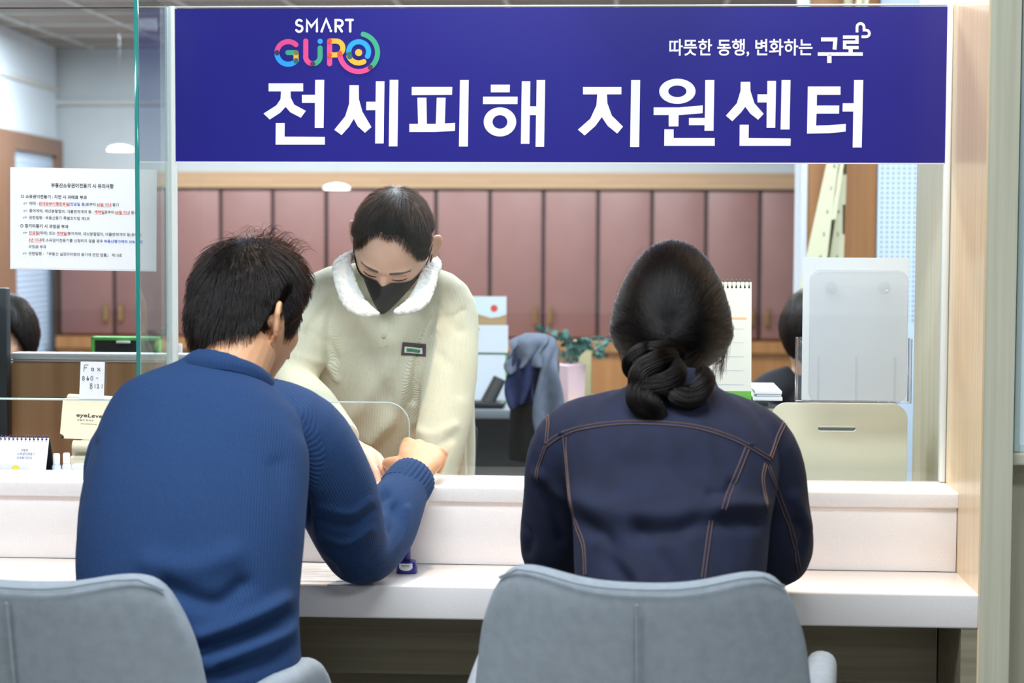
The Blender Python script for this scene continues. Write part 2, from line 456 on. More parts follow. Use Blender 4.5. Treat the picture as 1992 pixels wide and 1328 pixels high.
# main pane with a rounded hand opening; left pane with its own wide opening
OZ = 1.013
main = [(.004, G0), (.16, G0)]+[(.16, OZ-.045)]+arc(.205, OZ-.045, .045, 180, 90)+arc(.417, OZ-.045, .045, 90, 0)+[(.462, G0), (XP-.012, G0), (XP-.012, GT), (.004, GT)]
gm = thing('glass_screen', 'large clear glass screen above the ledge carrying the blue banner', 'glass screen', (.75, .004, G0))
gp = part('pane', glass_sheet(main, 0), 'clear_glass', gm, smooth=False)
e = MB()
ol = [(.16, G0), (.16, OZ-.045)]+arc(.205, OZ-.045, .045, 180, 90)+arc(.417, OZ-.045, .045, 90, 0)+[(.462, G0)]
for a, b in zip(ol, ol[1:]): e.tube([(a[0], .004, a[1]), (b[0], .004, b[1])], (.0013), 6)
part('opening_edge', e, 'cyan_edge', gm)
part('top_edge', bx((0, -.0005, GT), (XP-.006, .0085, GT+.003), .001), 'channel_white', gm)
part('edge_channel', bx((XP-.014, -.008, G0), (XP-.003, .016, GT+.004), .002), 'channel_white', gm)
gl = thing('glass_screen', 'clear glass screen left of the white post with the paper notice taped on it', 'glass screen', (-.8, .004, 1.01))
part('pane', glass_sheet([(-2.4, OZ), (-.020, OZ), (-.020, GT), (-2.4, GT)], 0), 'clear_glass', gl, smooth=False)
part('opening_edge', bx((-2.4, .001, OZ-.002), (-.02, .007, OZ+.0015), .001), 'cyan_edge', gl)
part('top_edge', bx((-2.4, -.0005, GT), (-.02, .0085, GT+.002), .0005), 'dark_plastic', gl)
po = thing('glass_post', 'thin white upright post where the glass screens meet', 'post', (-.006, 0, ZL))
part('post', bx((-.011, -.006, ZL), (.002, .012, GT+.003), .002), 'channel_white', po)
part('joint', bx((-.019, -.001, ZL), (-.0112, .009, GT+.001), .001), 'cyan_edge', po)
sg = thing('glass_fin', 'clear side screen with a thick green edge standing out from the white post', 'glass screen', (-.008, -.12, ZL))
part('pane', bx((-.013, -.243, ZL+.002), (-.006, -.0065, GT)), 'side_glass', sg, smooth=False)
part('polished_edge', bx((-.0132, -.25, ZL+.002), (-.0058, -.243, GT+.0005), .001), 'glass_edge', sg)

# ------------------------------------------------------------------ blue banner with its lettering
bn = thing('banner', 'deep blue banner with large white lettering across the top of the glass', 'banner', (.75, -.004, 1.6))
BZ0, BZ1 = .872+.6115, .872+.9074
part('sheet', bx((.0, -.0035, BZ0), (1.5, -.0006, BZ1)), 'banner_blue', bn, smooth=False)
part('rim', bx((-.002, -.0030, BZ0-.0025), (1.502, -.0008, BZ0)).box((1.5, -.003, BZ0), (1.503, -.0008, BZ1)), 'white_vinyl', bn, smooth=False)
YT = -.0036
def bp(x, y, reg): return at(500+x/3.32, y/3.32, YT) if reg == 4 else at(1100+x/2.49, y/2.49, YT)
big = {4: [
 [(75,538),(298,538),(298,590),(217,590),(218,630),(240,675),(316,716),(283,760),(215,725),(185,690),(150,728),(82,772),(42,733),(125,680),(152,640),(155,590),(75,590)],
 [(376,515),(434,515),(430,826),(373,826),(374,664),(290,664),(290,612),(375,612)],
 [(121,794),(179,794),(178,882),(438,884),(438,934),(120,934)],
 [(597,550),(657,550),(658,640),(680,720),(739,821),(697,857),(650,815),(625,767),(595,818),(546,872),(499,838),(570,750),(595,670)],
 [(768,525),(823,525),(818,926),(763,926),(765,711),(705,711),(706,657),(766,657)],
 [(857,515),(913,515),(907,945),(851,945)],
 [(1000,561),(1261,561),(1259,612),(999,614)],
 [(1036,631),(1094,631),(1097,800),(1155,800),(1161,631),(1218,631),(1213,797),(1279,793),(1278,845),(1150,852),(984,852),(984,800),(1040,800)],
 [(1311,516),(1367,516),(1362,946),(1304,946)],
 [(1510,547),(1633,547),(1632,596),(1510,596)], [(1460,624),(1683,624),(1682,672),(1459,672)],
 [(1710,525),(1765,525),(1763,686),(1804,686),(1806,516),(1861,516),(1854,948),(1799,948),(1802,743),(1762,743),(1759,928),(1704,928)]],
 5: [
 [(85,421),(271,421),(271,457),(201,457),(203,500),(225,560),(279,613),(251,647),(205,610),(176,567),(145,610),(93,656),(60,628),(120,575),(150,510),(154,457),(85,457)],
 [(318,387),(362,387),(357,712),(313,712)],
 [(427,520),(550,520),(665,510),(664,548),(560,557),(548,557),(547,612),(500,612),(500,557),(427,557)],
 [(677,387),(721,387),(717,633),(673,633),(674,606),(598,606),(598,571),(675,571)],
 [(479,626),(524,626),(524,668),(723,668),(723,706),(478,706)],
 [(849,396),(895,396),(896,440),(915,500),(960,551),(933,580),(895,550),(871,517),(850,545),(808,587),(777,560),(830,500),(848,440)],
 [(978,392),(1020,392),(1016,619),(974,619),(975,496),(930,496),(930,457),(977,457)],
 [(1047,387),(1090,387),(1085,627),(1042,627)],
 [(844,604),(888,604),(887,668),(1091,670),(1090,706),(843,706)],
 [(1174,419),(1332,419),(1332,459),(1218,459),(1217,511),(1326,511),(1325,550),(1216,550),(1214,608),(1280,606),(1358,600),(1357,637),(1280,645),(1170,647)],
 [(1398,387),(1442,387),(1435,714),(1391,714),(1394,540),(1342,540),(1343,500),(1396,500)]]}
lt = MB()
for reg, polys in big.items():
    for p in polys: lt.poly([bp(x, y, reg) for x, y in p], (0, -.0005, 0))
def ringp(mb, cx_, cy_, ro, ri, reg, n=40):
    o = [[bp(cx_+r[0]*math.cos(a), cy_+r[1]*math.sin(a), reg)+V((0, dy, 0)) for a in np.linspace(0, 2*math.pi, n, endpoint=False)] for r, dy in ((ro, -.0005), (ri, -.0005), (ri, 0), (ro, 0))]
    mb.rings(o+[o[0]], False)
ringp(lt, 1569, 787, (105, 94), (48, 44), 4); ringp(lt, 542, 442, (88, 61), (44, 28), 5)
part('title_lettering', lt, 'white_vinyl', bn, smooth=False)
def stroke(mb, pts, wd, reg, lay=0, caps=True):
    """a flat pen stroke with round ends; pts in enlarged picture units of the sign"""
    if isinstance(mb, list): mb.append(MB()); mb = mb[-1]
    P = [V((p[0], p[1])) for p in pts]; L_ = []; R_ = []; h_ = wd/2
    P = [p for i, p in enumerate(P) if i == 0 or (p-P[i-1]).length > 1.5]
    for i, p in enumerate(P):
        d0 = (p-P[i-1]).normalized() if i else (P[1]-p).normalized()
        d1 = (P[i+1]-p).normalized() if i < len(P)-1 else d0
        t = d0+d1; t = t.normalized() if t.length > .01 else d0
        n_ = V((-t.y, t.x)); k = min(2.0, 1/max(.3, n_.dot(V((-d0.y, d0.x)))))
        L_.append(p+n_*h_*k); R_.append(p-n_*h_*k)
    y = -.0003*lay
    def pt(q): return bp(q.x, q.y, reg)+V((0, -.0006+y, 0))
    for i in range(len(P)-1): mb.add([pt(L_[i]), pt(R_[i]), pt(R_[i+1]), pt(L_[i+1])], [(0, 1, 2, 3)])
    if caps:
        for p, q in ((P[0], P[1]), (P[-1], P[-2])):
            d = (p-q).normalized(); n_ = V((-d.y, d.x))
            mb.add([pt(p+n_*h_*math.cos(a)+d*h_*math.sin(a)) for a in np.linspace(0, math.pi, 14)], [range(14)])
def dot(mb, x, y, r, reg, lay):
    if isinstance(mb, list): mb.append(MB()); mb = mb[-1]
    mb.add([bp(x+r*math.cos(a), y+r*math.sin(a), reg)+V((0, -.0006-.0003*lay, 0)) for a in np.linspace(0, 2*math.pi, 28, endpoint=False)], [range(28)])
def ar(cx_, cy_, r, a0, a1, n=18): return [(cx_+r*math.cos(R(a0+(a1-a0)*k/n)), cy_-r*math.sin(R(a0+(a1-a0)*k/n))) for k in range(n+1)]
sm = MB(); W_ = 15
stroke(sm, ar(273, 148, 19, 40, 225, 12)+ar(272, 184, 21, 45, -150, 14), W_, 4)
stroke(sm, [(323,202),(323,133),(351,173),(387,128),(387,202)], W_, 4)
stroke(sm, [(417,203),(447,125),(470,182)], W_, 4); dot(sm, 477, 199, 9, 4, 0)
stroke(sm, [(508,203),(508,130),(532,130)]+ar(533, 150, 20, 90, -90, 8)+[(520,170)], W_, 4); stroke(sm, [(525,168),(548,203)], W_, 4, .3)
stroke(sm, [(575,129),(618,129)], W_, 4); stroke(sm, [(602,129),(602,203)], W_, 4, .3)
part('small_lettering', sm, 'white_vinyl', bn, smooth=False, fix=False)
for nm, col in (('logo_pink', (232, 70, 140)), ('logo_blue', (28, 160, 240)), ('logo_green', (52, 164, 128)), ('logo_yellow', (240, 182, 50)),
                ('logo_dark', (46, 44, 92)), ('logo_olive', (118, 126, 70)), ('logo_red', (222, 70, 50)), ('logo_plum', (84, 44, 84)), ('logo_pine', (34, 104, 92))):
    mat(nm, col, .4)
WL_ = 33
lg = {k: [] for k in ('pink', 'blue', 'green', 'yellow', 'dark', 'olive', 'red', 'plum', 'pine')}
stroke(lg['pink'], ar(202, 342, 73, 47, 180), WL_, 4); stroke(lg['blue'], ar(202, 342, 73, 180, 318), WL_, 4, 1)
stroke(lg['green'], [(200,340),(253,340)], WL_, 4, 2); stroke(lg['yellow'], [(253,340),(253,392)], WL_, 4, 3)
dot(lg['dark'], 130, 340, 16.5, 4, 4); dot(lg['olive'], 253, 340, 16.5, 4, 4); dot(lg['pine'], 253, 392, 16.5, 4, 4)
stroke(lg['pink'], [(315,265),(315,362)]+ar(362, 364, 48, 180, 265, 10), WL_, 4); stroke(lg['green'], [(408,310),(408,362)]+ar(360, 364, 48, 0, -88, 10), WL_, 4, 1)
dot(lg['plum'], 360, 413, 16.5, 4, 3); dot(lg['blue'], 408, 267, 17, 4, 1)
stroke(lg['pink'], [(469,265),(469,412)], WL_, 4); stroke(lg['yellow'], [(469,265),(500,265)]+ar(510, 310, 45, 90, -90, 14)+[(469,355)], WL_, 4, 1)
dot(lg['red'], 469, 265, 16, 4, 3); dot(lg['red'], 469, 355, 16, 4, 3); dot(lg['red'], 536, 345, 16, 4, 4)
stroke(lg['pink'], ar(657, 340, 122, 182, 308, 30), WL_, 4, 2); stroke(lg['green'], ar(657, 340, 122, 76, -52, 30), WL_, 4, 3)
dot(lg['plum'], 733, 435, 16.5, 4, 5); dot(lg['yellow'], 657, 340, 23, 4, 1)
stroke(lg['blue'], ar(657, 334, 64, -28, 194, 26), WL_, 4, 1); stroke(lg['yellow'], ar(657, 340, 67, 200, 300, 16), WL_, 4, 2)
stroke(lg['pine'], [(596,350),(600,366)], WL_, 4, 3)
for k, ms in lg.items():
    for mb in ms: part('logo_stroke', mb, 'logo_'+k, bn, smooth=False, fix=False)
sl = MB()
q0 = bp(498, 262, 5); q1 = bp(1196, 262, 5)
tm = text_mesh('따뜻한 동행, 변화하는', .0338, .016); wid = max(v.co.x for v in tm.vertices)
Mx = Matrix(((1, 0, 0), (0, 0, -1), (0, 1, 0))).to_4x4() @ Matrix.Diagonal(((q1-q0).length/wid, 1, 1, 1)); Mx.translation = q0+V((0, -.0006, 0))
sl.mesh(tm, Mx)
stroke(sl, [(1238,191),(1307,191),(1303,240)], 19, 5, 0, False); stroke(sl, [(1222,262),(1440,262)], 17, 5, 0, False); stroke(sl, [(1278,262),(1278,305)], 21, 5, 0, False)
stroke(sl, [(1344,180),(1412,180),(1412,204),(1352,204),(1352,230),(1420,230)], 16, 5, 0, False); stroke(sl, [(1381,230),(1381,262)], 20, 5, 0, False)
stroke(sl, [(1412,157),(1412,132)]+ar(1429, 131, 17, 180, 0, 8)+[(1446,146),(1452,146)]+ar(1456, 162, 16, 90, -90, 8)+[(1434,178)], 13, 5, 0, False)
part('slogan_lettering', sl, 'white_vinyl', bn, smooth=False, fix=False)

# ------------------------------------------------------------------ paper notice on the left pane
nt = thing('paper_notice', 'laminated white notice with printed lines taped to the left glass', 'notice', (-.18, -.002, 1.27))
n4 = [at(20, 325, -.001), at(305, 330, -.001), at(304, 528, -.001), at(20, 523, -.001)]
part('laminate_sheet', MB().poly(n4, (0, -.0006, 0)), 'laminate', nt, smooth=False)
n5 = [at(23, 327, -.0018), at(302, 332, -.0018), at(301, 525, -.0018), at(22, 521, -.0018)]
part('paper', MB().poly(n5, (0, -.0003, 0)), 'paper', nt, smooth=False)
NR = (n4[1]-n4[0]).normalized(); NU = V((-NR.z, 0, NR.x))
inks = {k: MB() for k in ('ink_black', 'ink_red', 'ink_blue', 'ink_grey')}
def notice(u, v, runs, pxh, bold=0.0, sx=1.05):
    """one printed line starting at the enlarged picture point (u, v); runs = (text, ink, underline)"""
    o = at(u/3.405, 310+v/3.405, -.0022)
    for body, ink, und in runs:
        ks = pxh/3.405/1000
        w_ = text_on(inks[ink], body, ks, o, NR, NU, bold, 'LEFT', sx)
        if und:
            a = o-NU*.0016; inks[ink].add([a, a+NR*w_, a+NR*w_-NU*.0006, a-NU*.0006], [(0, 1, 2, 3)])
        o = o+NR*(w_+ks*(.28 if body.endswith(' ') else .02))
notice(338, 182, [('부동산소유권이전등기 시 유의사항', 'ink_black', 0)], 32, .018, .93)
notice(137, 253, [('○ 소유권이전등기 : 지연 시 과태료 부과', 'ink_black', 0)], 26, .016)
notice(157, 298, [('☞ 매매 : ', 'ink_grey', 0), ('반대급부이행완료일', 'ink_red', 1), ('(잔금일 등)', 'ink_blue', 0), ('로부터 ', 'ink_grey', 0), ('60일 이내', 'ink_red', 1), (' 등기', 'ink_grey', 0)], 24, .014)
notice(157, 347, [('☞ 증여계약, 재산분할협의, 대물변제계약 등 : ', 'ink_grey', 0), ('계약일', 'ink_red', 1), ('로부터 ', 'ink_grey', 0), ('60일 이내', 'ink_red', 1), (' 등기', 'ink_grey', 0)], 24, .014)
notice(155, 392, [('☞ 관련법령 : 부동산등기 특별조치법 제2조', 'ink_grey', 0)], 24, .012)
notice(133, 448, [('○ 장기미등기 시 과징금 부과', 'ink_black', 0)], 26, .016)
notice(155, 493, [('☞ ', 'ink_grey', 0), ('잔금일', 'ink_red', 1), ('(매매) 또는 ', 'ink_grey', 0), ('계약일', 'ink_red', 1), ('(증여계약, 재산분할협의, 대물변제계약 등)로부터', 'ink_grey', 0)], 24, .012)
notice(189, 540, [('3년 이내', 'ink_red', 1), ('에 소유권이전등기를 신청하지 않을 경우 ', 'ink_grey', 0), ('부동산평가액의 30% 범위', 'ink_blue', 0)], 24, .013)
notice(189, 585, [('과징금 부과', 'ink_grey', 0)], 24, .012)
notice(152, 630, [('☞ 관련법령 : 「부동산 실권리자명의 등기에 관한 법률」 제10조', 'ink_grey', 0)], 24, .012)
for k, mb in inks.items(): part('print', mb, k, nt, smooth=False, fix=False)
# ------------------------------------------------------------------ things round the counter
def bake(me, mods):
    o = bpy.data.objects.new('bake', me); C.objects.link(o)
    for ty, kw in mods:
        md = o.modifiers.new(ty, ty)
        for k, v in kw.items(): setattr(md, k, v)
    dg = bpy.context.evaluated_depsgraph_get(); dg.update()
    r = bpy.data.meshes.new_from_object(o.evaluated_get(dg))
    bpy.data.objects.remove(o); bpy.data.meshes.remove(me); return r

dk = thing('office_desk', 'long wooden desk on the office side of the counter', 'desk', (0, .35, 0))
part('desk_top', bx((-2.2, .142, .715), (1.49, .56, .742), .003), 'desk_wood', dk)
part('panel', bx((-2.2, .50, .0), (1.49, .52, .714)), 'desk_wood', dk, smooth=False)

# tub chairs
def chair(label, loc, rz, wd=.235):
    t = thing('upholstered_chair', label, 'chair', loc, rz, 'grey chairs at the counter')
    nu, nv = 17, 9; g = []
    for j in range(nv):
        v = j/(nv-1); row = []
        for i in range(nu):
            u = -1+2*i/(nu-1); a = abs(u)
            top = .848+.018*math.exp(-((a-.70)/.30)**2)-.10*max(0, (a-.80)/.20)**2.2
            z = .46+(top-.46)*v
            hw = wd*(1.08-.15*v)+.01
            y = -.215-.055*v+.075*a**2.6
            row.append(V((u*hw, y, z)))
        g.append(row)
    me = bake(MB().sheet(g).tomesh(), [('SOLIDIFY', dict(thickness=.045, offset=0)), ('SUBSURF', dict(levels=2, render_levels=2))])
    back = link('backrest', me, 'fabric_grey', t, False)
    sm_ = MB()
    sm_.tube([V((0, -.243-.055*(z-.46)/.38, z)) for z in np.linspace(.47, .82, 14)], .0022, 6)
    sm_.tube([g[-1][i]+V((0, -.022, -.007)) for i in range(1, nu-1)], .002, 6)
    part('seam', sm_, 'fabric_grey', back, False)
    for s in (-1, 1):
        ga = []
        for j in range(7):
            v = j/6; row = []
            for i in range(11):
                q = i/10
                x = s*(wd*1.0-.004+.020*math.sin(q*math.pi*.5)+.010*v); y = -.20+.40*q
                top = .655+.030*q-.13*max(0, (q-.80)/.20)**2
                row.append(V((x, y, .42+(top-.42)*v)))
            ga.append(row)
        me = bake(MB().sheet(ga).tomesh(), [('SOLIDIFY', dict(thickness=.05, offset=0)), ('SUBSURF', dict(levels=2, render_levels=2))])
        link('armrest', me, 'fabric_grey', t, False)
    me = bake(bx((-.25, -.21, .375), (.25, .23, .462), .03, 2).tomesh(), [('SUBSURF', dict(levels=1, render_levels=1))])
    link('seat', me, 'fabric_grey', t, False)
    for sx in (-1, 1):
        for sy in (-1, 1):
            part('leg', MB().tube([(sx*.17, sy*.15, .39), (sx*.215, sy*.20, .0)], [.018, .011], 12), 'black_plastic', t, False)
    return t
chair('grey upholstered chair with the woman in denim sitting on it', (.930, -.70, 0), R(-5.0), .243)
chair('grey upholstered chair with the man in the blue sweater sitting on it', (.075, -.735, -.007), R(-14), .262)

# self inking stamp and a sheet on the desk
st = thing('rubber_stamp', 'navy blue self inking stamp standing on the desk by the elbow', 'stamp', (.486, -.235, ZD))
bm_ = MB()
rs_ = []
for z, k in ((0, 1), (.008, 1.0), (.016, .96), (.021, .86), (.023, .7)):
    rs_.append([V((.486+.0195*k*math.copysign(abs(math.cos(a))**.6, math.cos(a)), -.235+.0165*k*math.copysign(abs(math.sin(a))**.6, math.sin(a)), ZD+.0005+z)) for a in np.linspace(0, 2*math.pi, 36, endpoint=False)])
part('base', bm_.rings(rs_), 'navy_plastic', st)
part('handle', MB().lathe([(.008, 0), (.0075, .022), (.009, .03), (.011, .037), (.008, .043), (0.001, .045)], (.485, -.232, ZD+.023), 20), 'navy_plastic', st)
lb = MB(); lb.poly([V((.486+.0125*math.cos(a), -.2518-.0002, ZD+.0135+.0075*math.sin(a))) for a in np.linspace(math.pi, 2*math.pi, 14)]+[V((.498, -.252, ZD+.0195)), V((.474, -.252, ZD+.0195))], (0, -.0008, 0))
part('label', lb, 'paper', st, smooth=False)
part('print', bx((.4785, -.2533, ZD+.0152), (.4935, -.2529, ZD+.0164)).box((.4795, -.2533, ZD+.0132), (.4925, -.2529, ZD+.0138)), 'ink_grey', st, smooth=False)
ds = thing('document', 'printed white sheet lying on the desk before the blue sweater', 'paper', (.30, -.24, ZD))
part('sheet', bx((.20, -.335, ZD+.0002), (.40, -.16, ZD+.0008)), 'paper', ds, smooth=False)
tb = MB()
for k in range(9): tb.add([(.215, -.175-k*.017, ZD+.001), (.385-.03*(k % 3), -.175-k*.017, ZD+.001), (.385-.03*(k % 3), -.1762-k*.017, ZD+.001), (.215, -.1762-k*.017, ZD+.001)], [(0, 1, 2, 3)])
part('print', tb, 'ink_grey', ds, smooth=False, fix=False)

# acrylic brochure holder on suction cups behind the glass
hx0, hx1 = at(1560, 600, .03).x, at(1768, 600, .03).x; hz0, hz1 = at(1660, 782, .03).z, at(1660, 500, .03).z
bh = thing('brochure_holder', 'clear acrylic brochure holder with white leaflets fixed to the glass by suction cups', 'brochure holder', ((hx0+hx1)/2, .03, hz0))
W2 = hx1-hx0
def rrect(x0, z0, x1, z1, r, n=6): return arc(x1-r, z1-r, r, 0, 90, n)+arc(x0+r, z1-r, r, 90, 180, n)+arc(x0+r, z0+r, r, 180, 270, n)+arc(x1-r, z0+r, r, 270, 360, n)
part('back_plate', MB().poly([V((x, .017, z)) for x, z in rrect(hx0+.014, hz0, hx1-.004, hz1-.025, .022)], (0, .003, 0)), 'acrylic', bh)
pe = MB(); rr = [V((x, .0185, z)) for x, z in rrect(hx0+.014, hz0, hx1-.004, hz1-.025, .022)]
for a, b in zip(rr, rr[1:]+rr[:1]): pe.tube([a, b], .0009, 6)
part('plate_edge', pe, 'acrylic', bh)
part('pocket', bx((hx0-.010, .016, hz0), (hx0-.007, .052, hz0+.125), .001).box((hx1+.003, .016, hz0), (hx1+.006, .052, hz0+.125), .001)
     .box((hx0-.010, .049, hz0), (hx1+.006, .052, hz0+.125), .001).box((hx0-.010, .016, hz0-.001), (hx1+.006, .052, hz0+.003), .001)
     .box((hx0+.03, .015, hz0), (hx0+.034, .0168, hz0+.09)).box((hx0+W2*.5, .015, hz0), (hx0+W2*.5+.004, .0168, hz0+.09)).box((hx0+W2*.86, .015, hz0), (hx0+W2*.86+.004, .0168, hz0+.09)), 'acrylic', bh)
for u in (1617, 1720):
    c_ = at(u, 560, .012)
    part('suction_cup', MB().lathe([(.0115, .0), (.0125, .001), (.009, .004), (.005, .006), (.005, .009)], (c_.x, .0082, c_.z), 24, V((0, 1, 0))), 'acrylic', bh)
for k in range(3):
    o = .0045*k
    lf = single('leaflet', bx((hx0+.001+o*.4, .024+o, hz0+.004), (hx1-.002-o*.3, .0275+o, hz1-.001-o*.5), .0003), 'paper',
           ['frontmost white leaflet in the acrylic holder, facing the glass', 'white leaflet in the middle of the acrylic holder', 'rearmost white leaflet in the acrylic holder'][k],
           'leaflet', 'leaflets in the acrylic holder', (hx0+W2/2, .026+o, hz0+.004))
    lf.location.y += 0
# cream magazine box with a hand slot
mx0, mx1 = at(1500, 850, .10).x, at(1764, 850, .10).x; mz1 = at(1640, 785, .10).z
mg = thing('file_box', 'cream file box with a hand slot under the acrylic holder', 'box', ((mx0+mx1)/2, .2, .742))
sx0, sx1, sz_0, sz_1 = at(1590, 833, .1).x, at(1666, 833, .1).x, at(1630, 839, .1).z, at(1630, 826, .1).z
fbm = bmesh.new()
def frontpanel(y0, th):
    mb = MB(); sl_ = (sz_1-sz_0)/2
    out = rrect(mx0, .743, mx1, mz1, .03, 8); hole = [(x, z) for x, z in rrect(sx0, sz_0, sx1, sz_1, sl_*.98, 8)]
    cs = bpy.data.curves.new('c', 'CURVE'); cs.dimensions = '2D'; cs.fill_mode = 'BOTH'; cs.extrude = th/2; cs.bevel_depth = .001; cs.bevel_resolution = 1
    for pl in (out, hole):
        sp_ = cs.splines.new('POLY'); sp_.points.add(len(pl)-1); sp_.use_cyclic_u = True
        for p, q in zip(sp_.points, pl): p.co = (q[0], q[1], 0, 1)
    o = bpy.data.objects.new('c', cs); C.objects.link(o); dg = bpy.context.evaluated_depsgraph_get(); dg.update()
    me = bpy.data.meshes.new_from_object(o.evaluated_get(dg)); bpy.data.objects.remove(o); bpy.data.curves.remove(cs)
    me.transform(Matrix.Translation((0, y0+th/2, 0)) @ Matrix.Rotation(R(90), 4, 'X')); return me
link('front_panel', frontpanel(.10, .004), 'cream_plastic', mg)
part('inner_folder', bx((mx0+.02, .125, .75), (mx1-.02, .14, mz1-.05)), 'desk_grey', mg)  # grey slab added for the shaded interior seen through the hand slot
part('body', MB().box((mx0+.002, .1045, .743), (mx0+.005, .30, mz1-.03)).box((mx1-.005, .1045, .743), (mx1-.002, .30, mz1-.03)).box((mx0+.002, .298, .743), (mx1-.002, .302, mz1-.03)).box((mx0+.002, .1045, .743), (mx1-.002, .302, .747)), 'cream_plastic', mg, smooth=False)
fbm.free()
# organiser behind the woman with calendar and papers on it
og = thing('desk_organiser', 'dark low desk organiser beside the cream file box carrying papers and a calendar', 'organiser', (1.07, .26, .742))
cz = at(1430, 776, .14).z
part('body', bx((.90, .115, .743), (1.165, .40, cz-.012), .004), 'dark_plastic', og)
part('top', bx((.895, .11, cz-.0115), (1.17, .405, cz-.0015), .003), 'dark_plastic', og)
def calendar(label, x0, x1, z0, z1, y, depth, cover, spiral, foot=None):
    t = thing('desk_calendar', label, 'calendar', ((x0+x1)/2, y+depth/2, z0))
    dz = z1-z0
    part('front_sheet', MB().poly([(x0, y, z0), (x1, y, z0), (x1, y+depth*.46, z1), (x0, y+depth*.46, z1)], (0, .0015, 0)), cover, t, smooth=False)
    part('back_stand', MB().poly([(x0, y+depth, z0), (x1, y+depth, z0), (x1, y+depth*.54, z1), (x0, y+depth*.54, z1)], (0, .002, 0)).box((x0, y, z0), (x1, y+depth, z0+.0015)), 'black_plastic' if foot is None else foot, t, smooth=False)
    rg = MB(); n = int((x1-x0)/.0083)
    for k in range(n):
        x = x0+.005+k*(x1-x0-.010)/(n-1)
        cpt = V((x, y+depth*.5, z1-.002))
        rg.tube([cpt+V((0, .0068*math.cos(a), .0068*math.sin(a))) for a in np.linspace(-2.6, 3.0, 12)], .0008, 5)
    part('spiral', rg, spiral, t)
    hl = MB()
    for k in range(n):
        x = x0+.005+k*(x1-x0-.010)/(n-1); q = V((x, y+depth*.46*.955-.0004, z1-.045*dz))
        hl.add([q+V((-.0018, 0, -.002)), q+V((.0018, 0, -.002)), q+V((.0018, 0, .002)), q+V((-.0018, 0, .002))], [(0, 1, 2, 3)])
    part('punch_holes', hl, 'black_plastic', t, smooth=False, fix=False)
    def fp(a, b): return V((x0+(x1-x0)*a, y+depth*.46*b-.0006, z0+dz*b))
    return t, fp
mat('cal_paper', (246, 243, 232), .6); mat('cal_green', (112, 190, 70), .5); mat('cal_orange', (246, 206, 160), .6); mat('cal_blue', (150, 180, 220), .6)
mat('cal_yellow', (232, 224, 96), .6); mat('cal_lilac', (206, 204, 226), .6); mat('cal_pale', (232, 232, 242), .6); mat('navy_wire', (56, 58, 140), .3, metal=.3)
zc = at(1430, 548, .16).z; xc1 = at(1463, 600, .13).x
t, fp = calendar('tall cream spiral desk calendar with a green foot beside the seated woman', xc1-.19, xc1, cz, zc, .12, .07, 'cal_paper', 'black_plastic', 'cal_green')
def quad(mb, f, a0, b0, a1, b1): mb.add([f(a0, b0), f(a1, b0), f(a1, b1), f(a0, b1)], [(0, 1, 2, 3)])
q = MB(); quad(q, fp, 0, .002, 1, .075); part('foot_band', q, 'cal_green', t, smooth=False, fix=False)
q = MB(); quad(q, fp, .1, .685, .95, .70); part('header_bar', q, 'cal_orange', t, smooth=False, fix=False)
q = MB()
cu = (fp(0, 1)-fp(0, 0)).normalized()
for k, s_ in enumerate(('4', '11', '18', '25')): text_on(q, s_, .011, fp(.63, .655-k*.118), (1, 0, 0), cu, .01)
for k in range(5): quad(q, fp, .1, .60-k*.118, .92, .602-k*.118)
part('print', q, 'cal_blue', t, smooth=False, fix=False)
for k, (dx, dy, th) in enumerate(((0, 0, .007), (.008, .01, .005), (-.004, .004, .006))):
    z0 = cz+sum((.007, .005, .006)[:k])+.0006*k
    x0p = xc1+.003
    single('document', bx((x0p+abs(dx), .115+dy, z0-.0005), (1.168-abs(dx)*.2+.03, .33+dy, z0+th-.0008), .0006), ['paper', 'paper', 'paper'][k],
           ['lowest of the papers stacked between the calendar and the acrylic holder', 'middle of the papers stacked between the calendar and the acrylic holder', 'topmost of the papers stacked between the calendar and the acrylic holder'][k],
           'paper', 'papers beside the tall calendar', (1.14, .2, z0))

# left bay: divider, note, reading stand, calendar, caps, screens
dv = thing('desk_divider', 'wooden desk divider with a silver top rail left of the glass post', 'divider', (-.2, .46, .742))
dx0 = at(25, 700, .45).x; dz1 = at(120, 686, .45).z
f = MB(); f.poly([V((x, .45, z)) for x, z in [(dx0-.012, .743), (.05, .743), (.05, dz1-.016)]+arc(dx0+.018, dz1-.046, .03, 90, 180, 6)], (0, .025, 0))
part('panel', f, 'desk_wood', dv, smooth=False)
part('top_rail', bx((dx0, .438, dz1-.015), (.05, .487, dz1), .003).box((dx0-.002, .444, dz1-.0195), (.05, .48, dz1-.0155), .001), 'silver_trim', dv)
nn = thing('handwritten_note', 'small white note with a handwritten fax number on the left glass', 'note', at(180, 740, -.001))
part('paper', MB().poly([at(157, 703, -.001), at(204, 704, -.001), at(202, 776, -.001), at(154, 775, -.001)], (0, -.0004, 0)), 'paper', nn, smooth=False)
hw_ = MB()
def pen(pts, wd=1.1):
    for seg in pts:
        P = [at(650*0+u/4.43, 650+v/4.43, -.0018) for u, v in seg]
        hw_.tube(P, .0005, 5)
def ell(cx_, cy_, rx, ry, a0=0, a1=360): return [(cx_+rx*math.cos(R(a)), cy_+ry*math.sin(R(a))) for a in np.linspace(a0, a1, 14)]
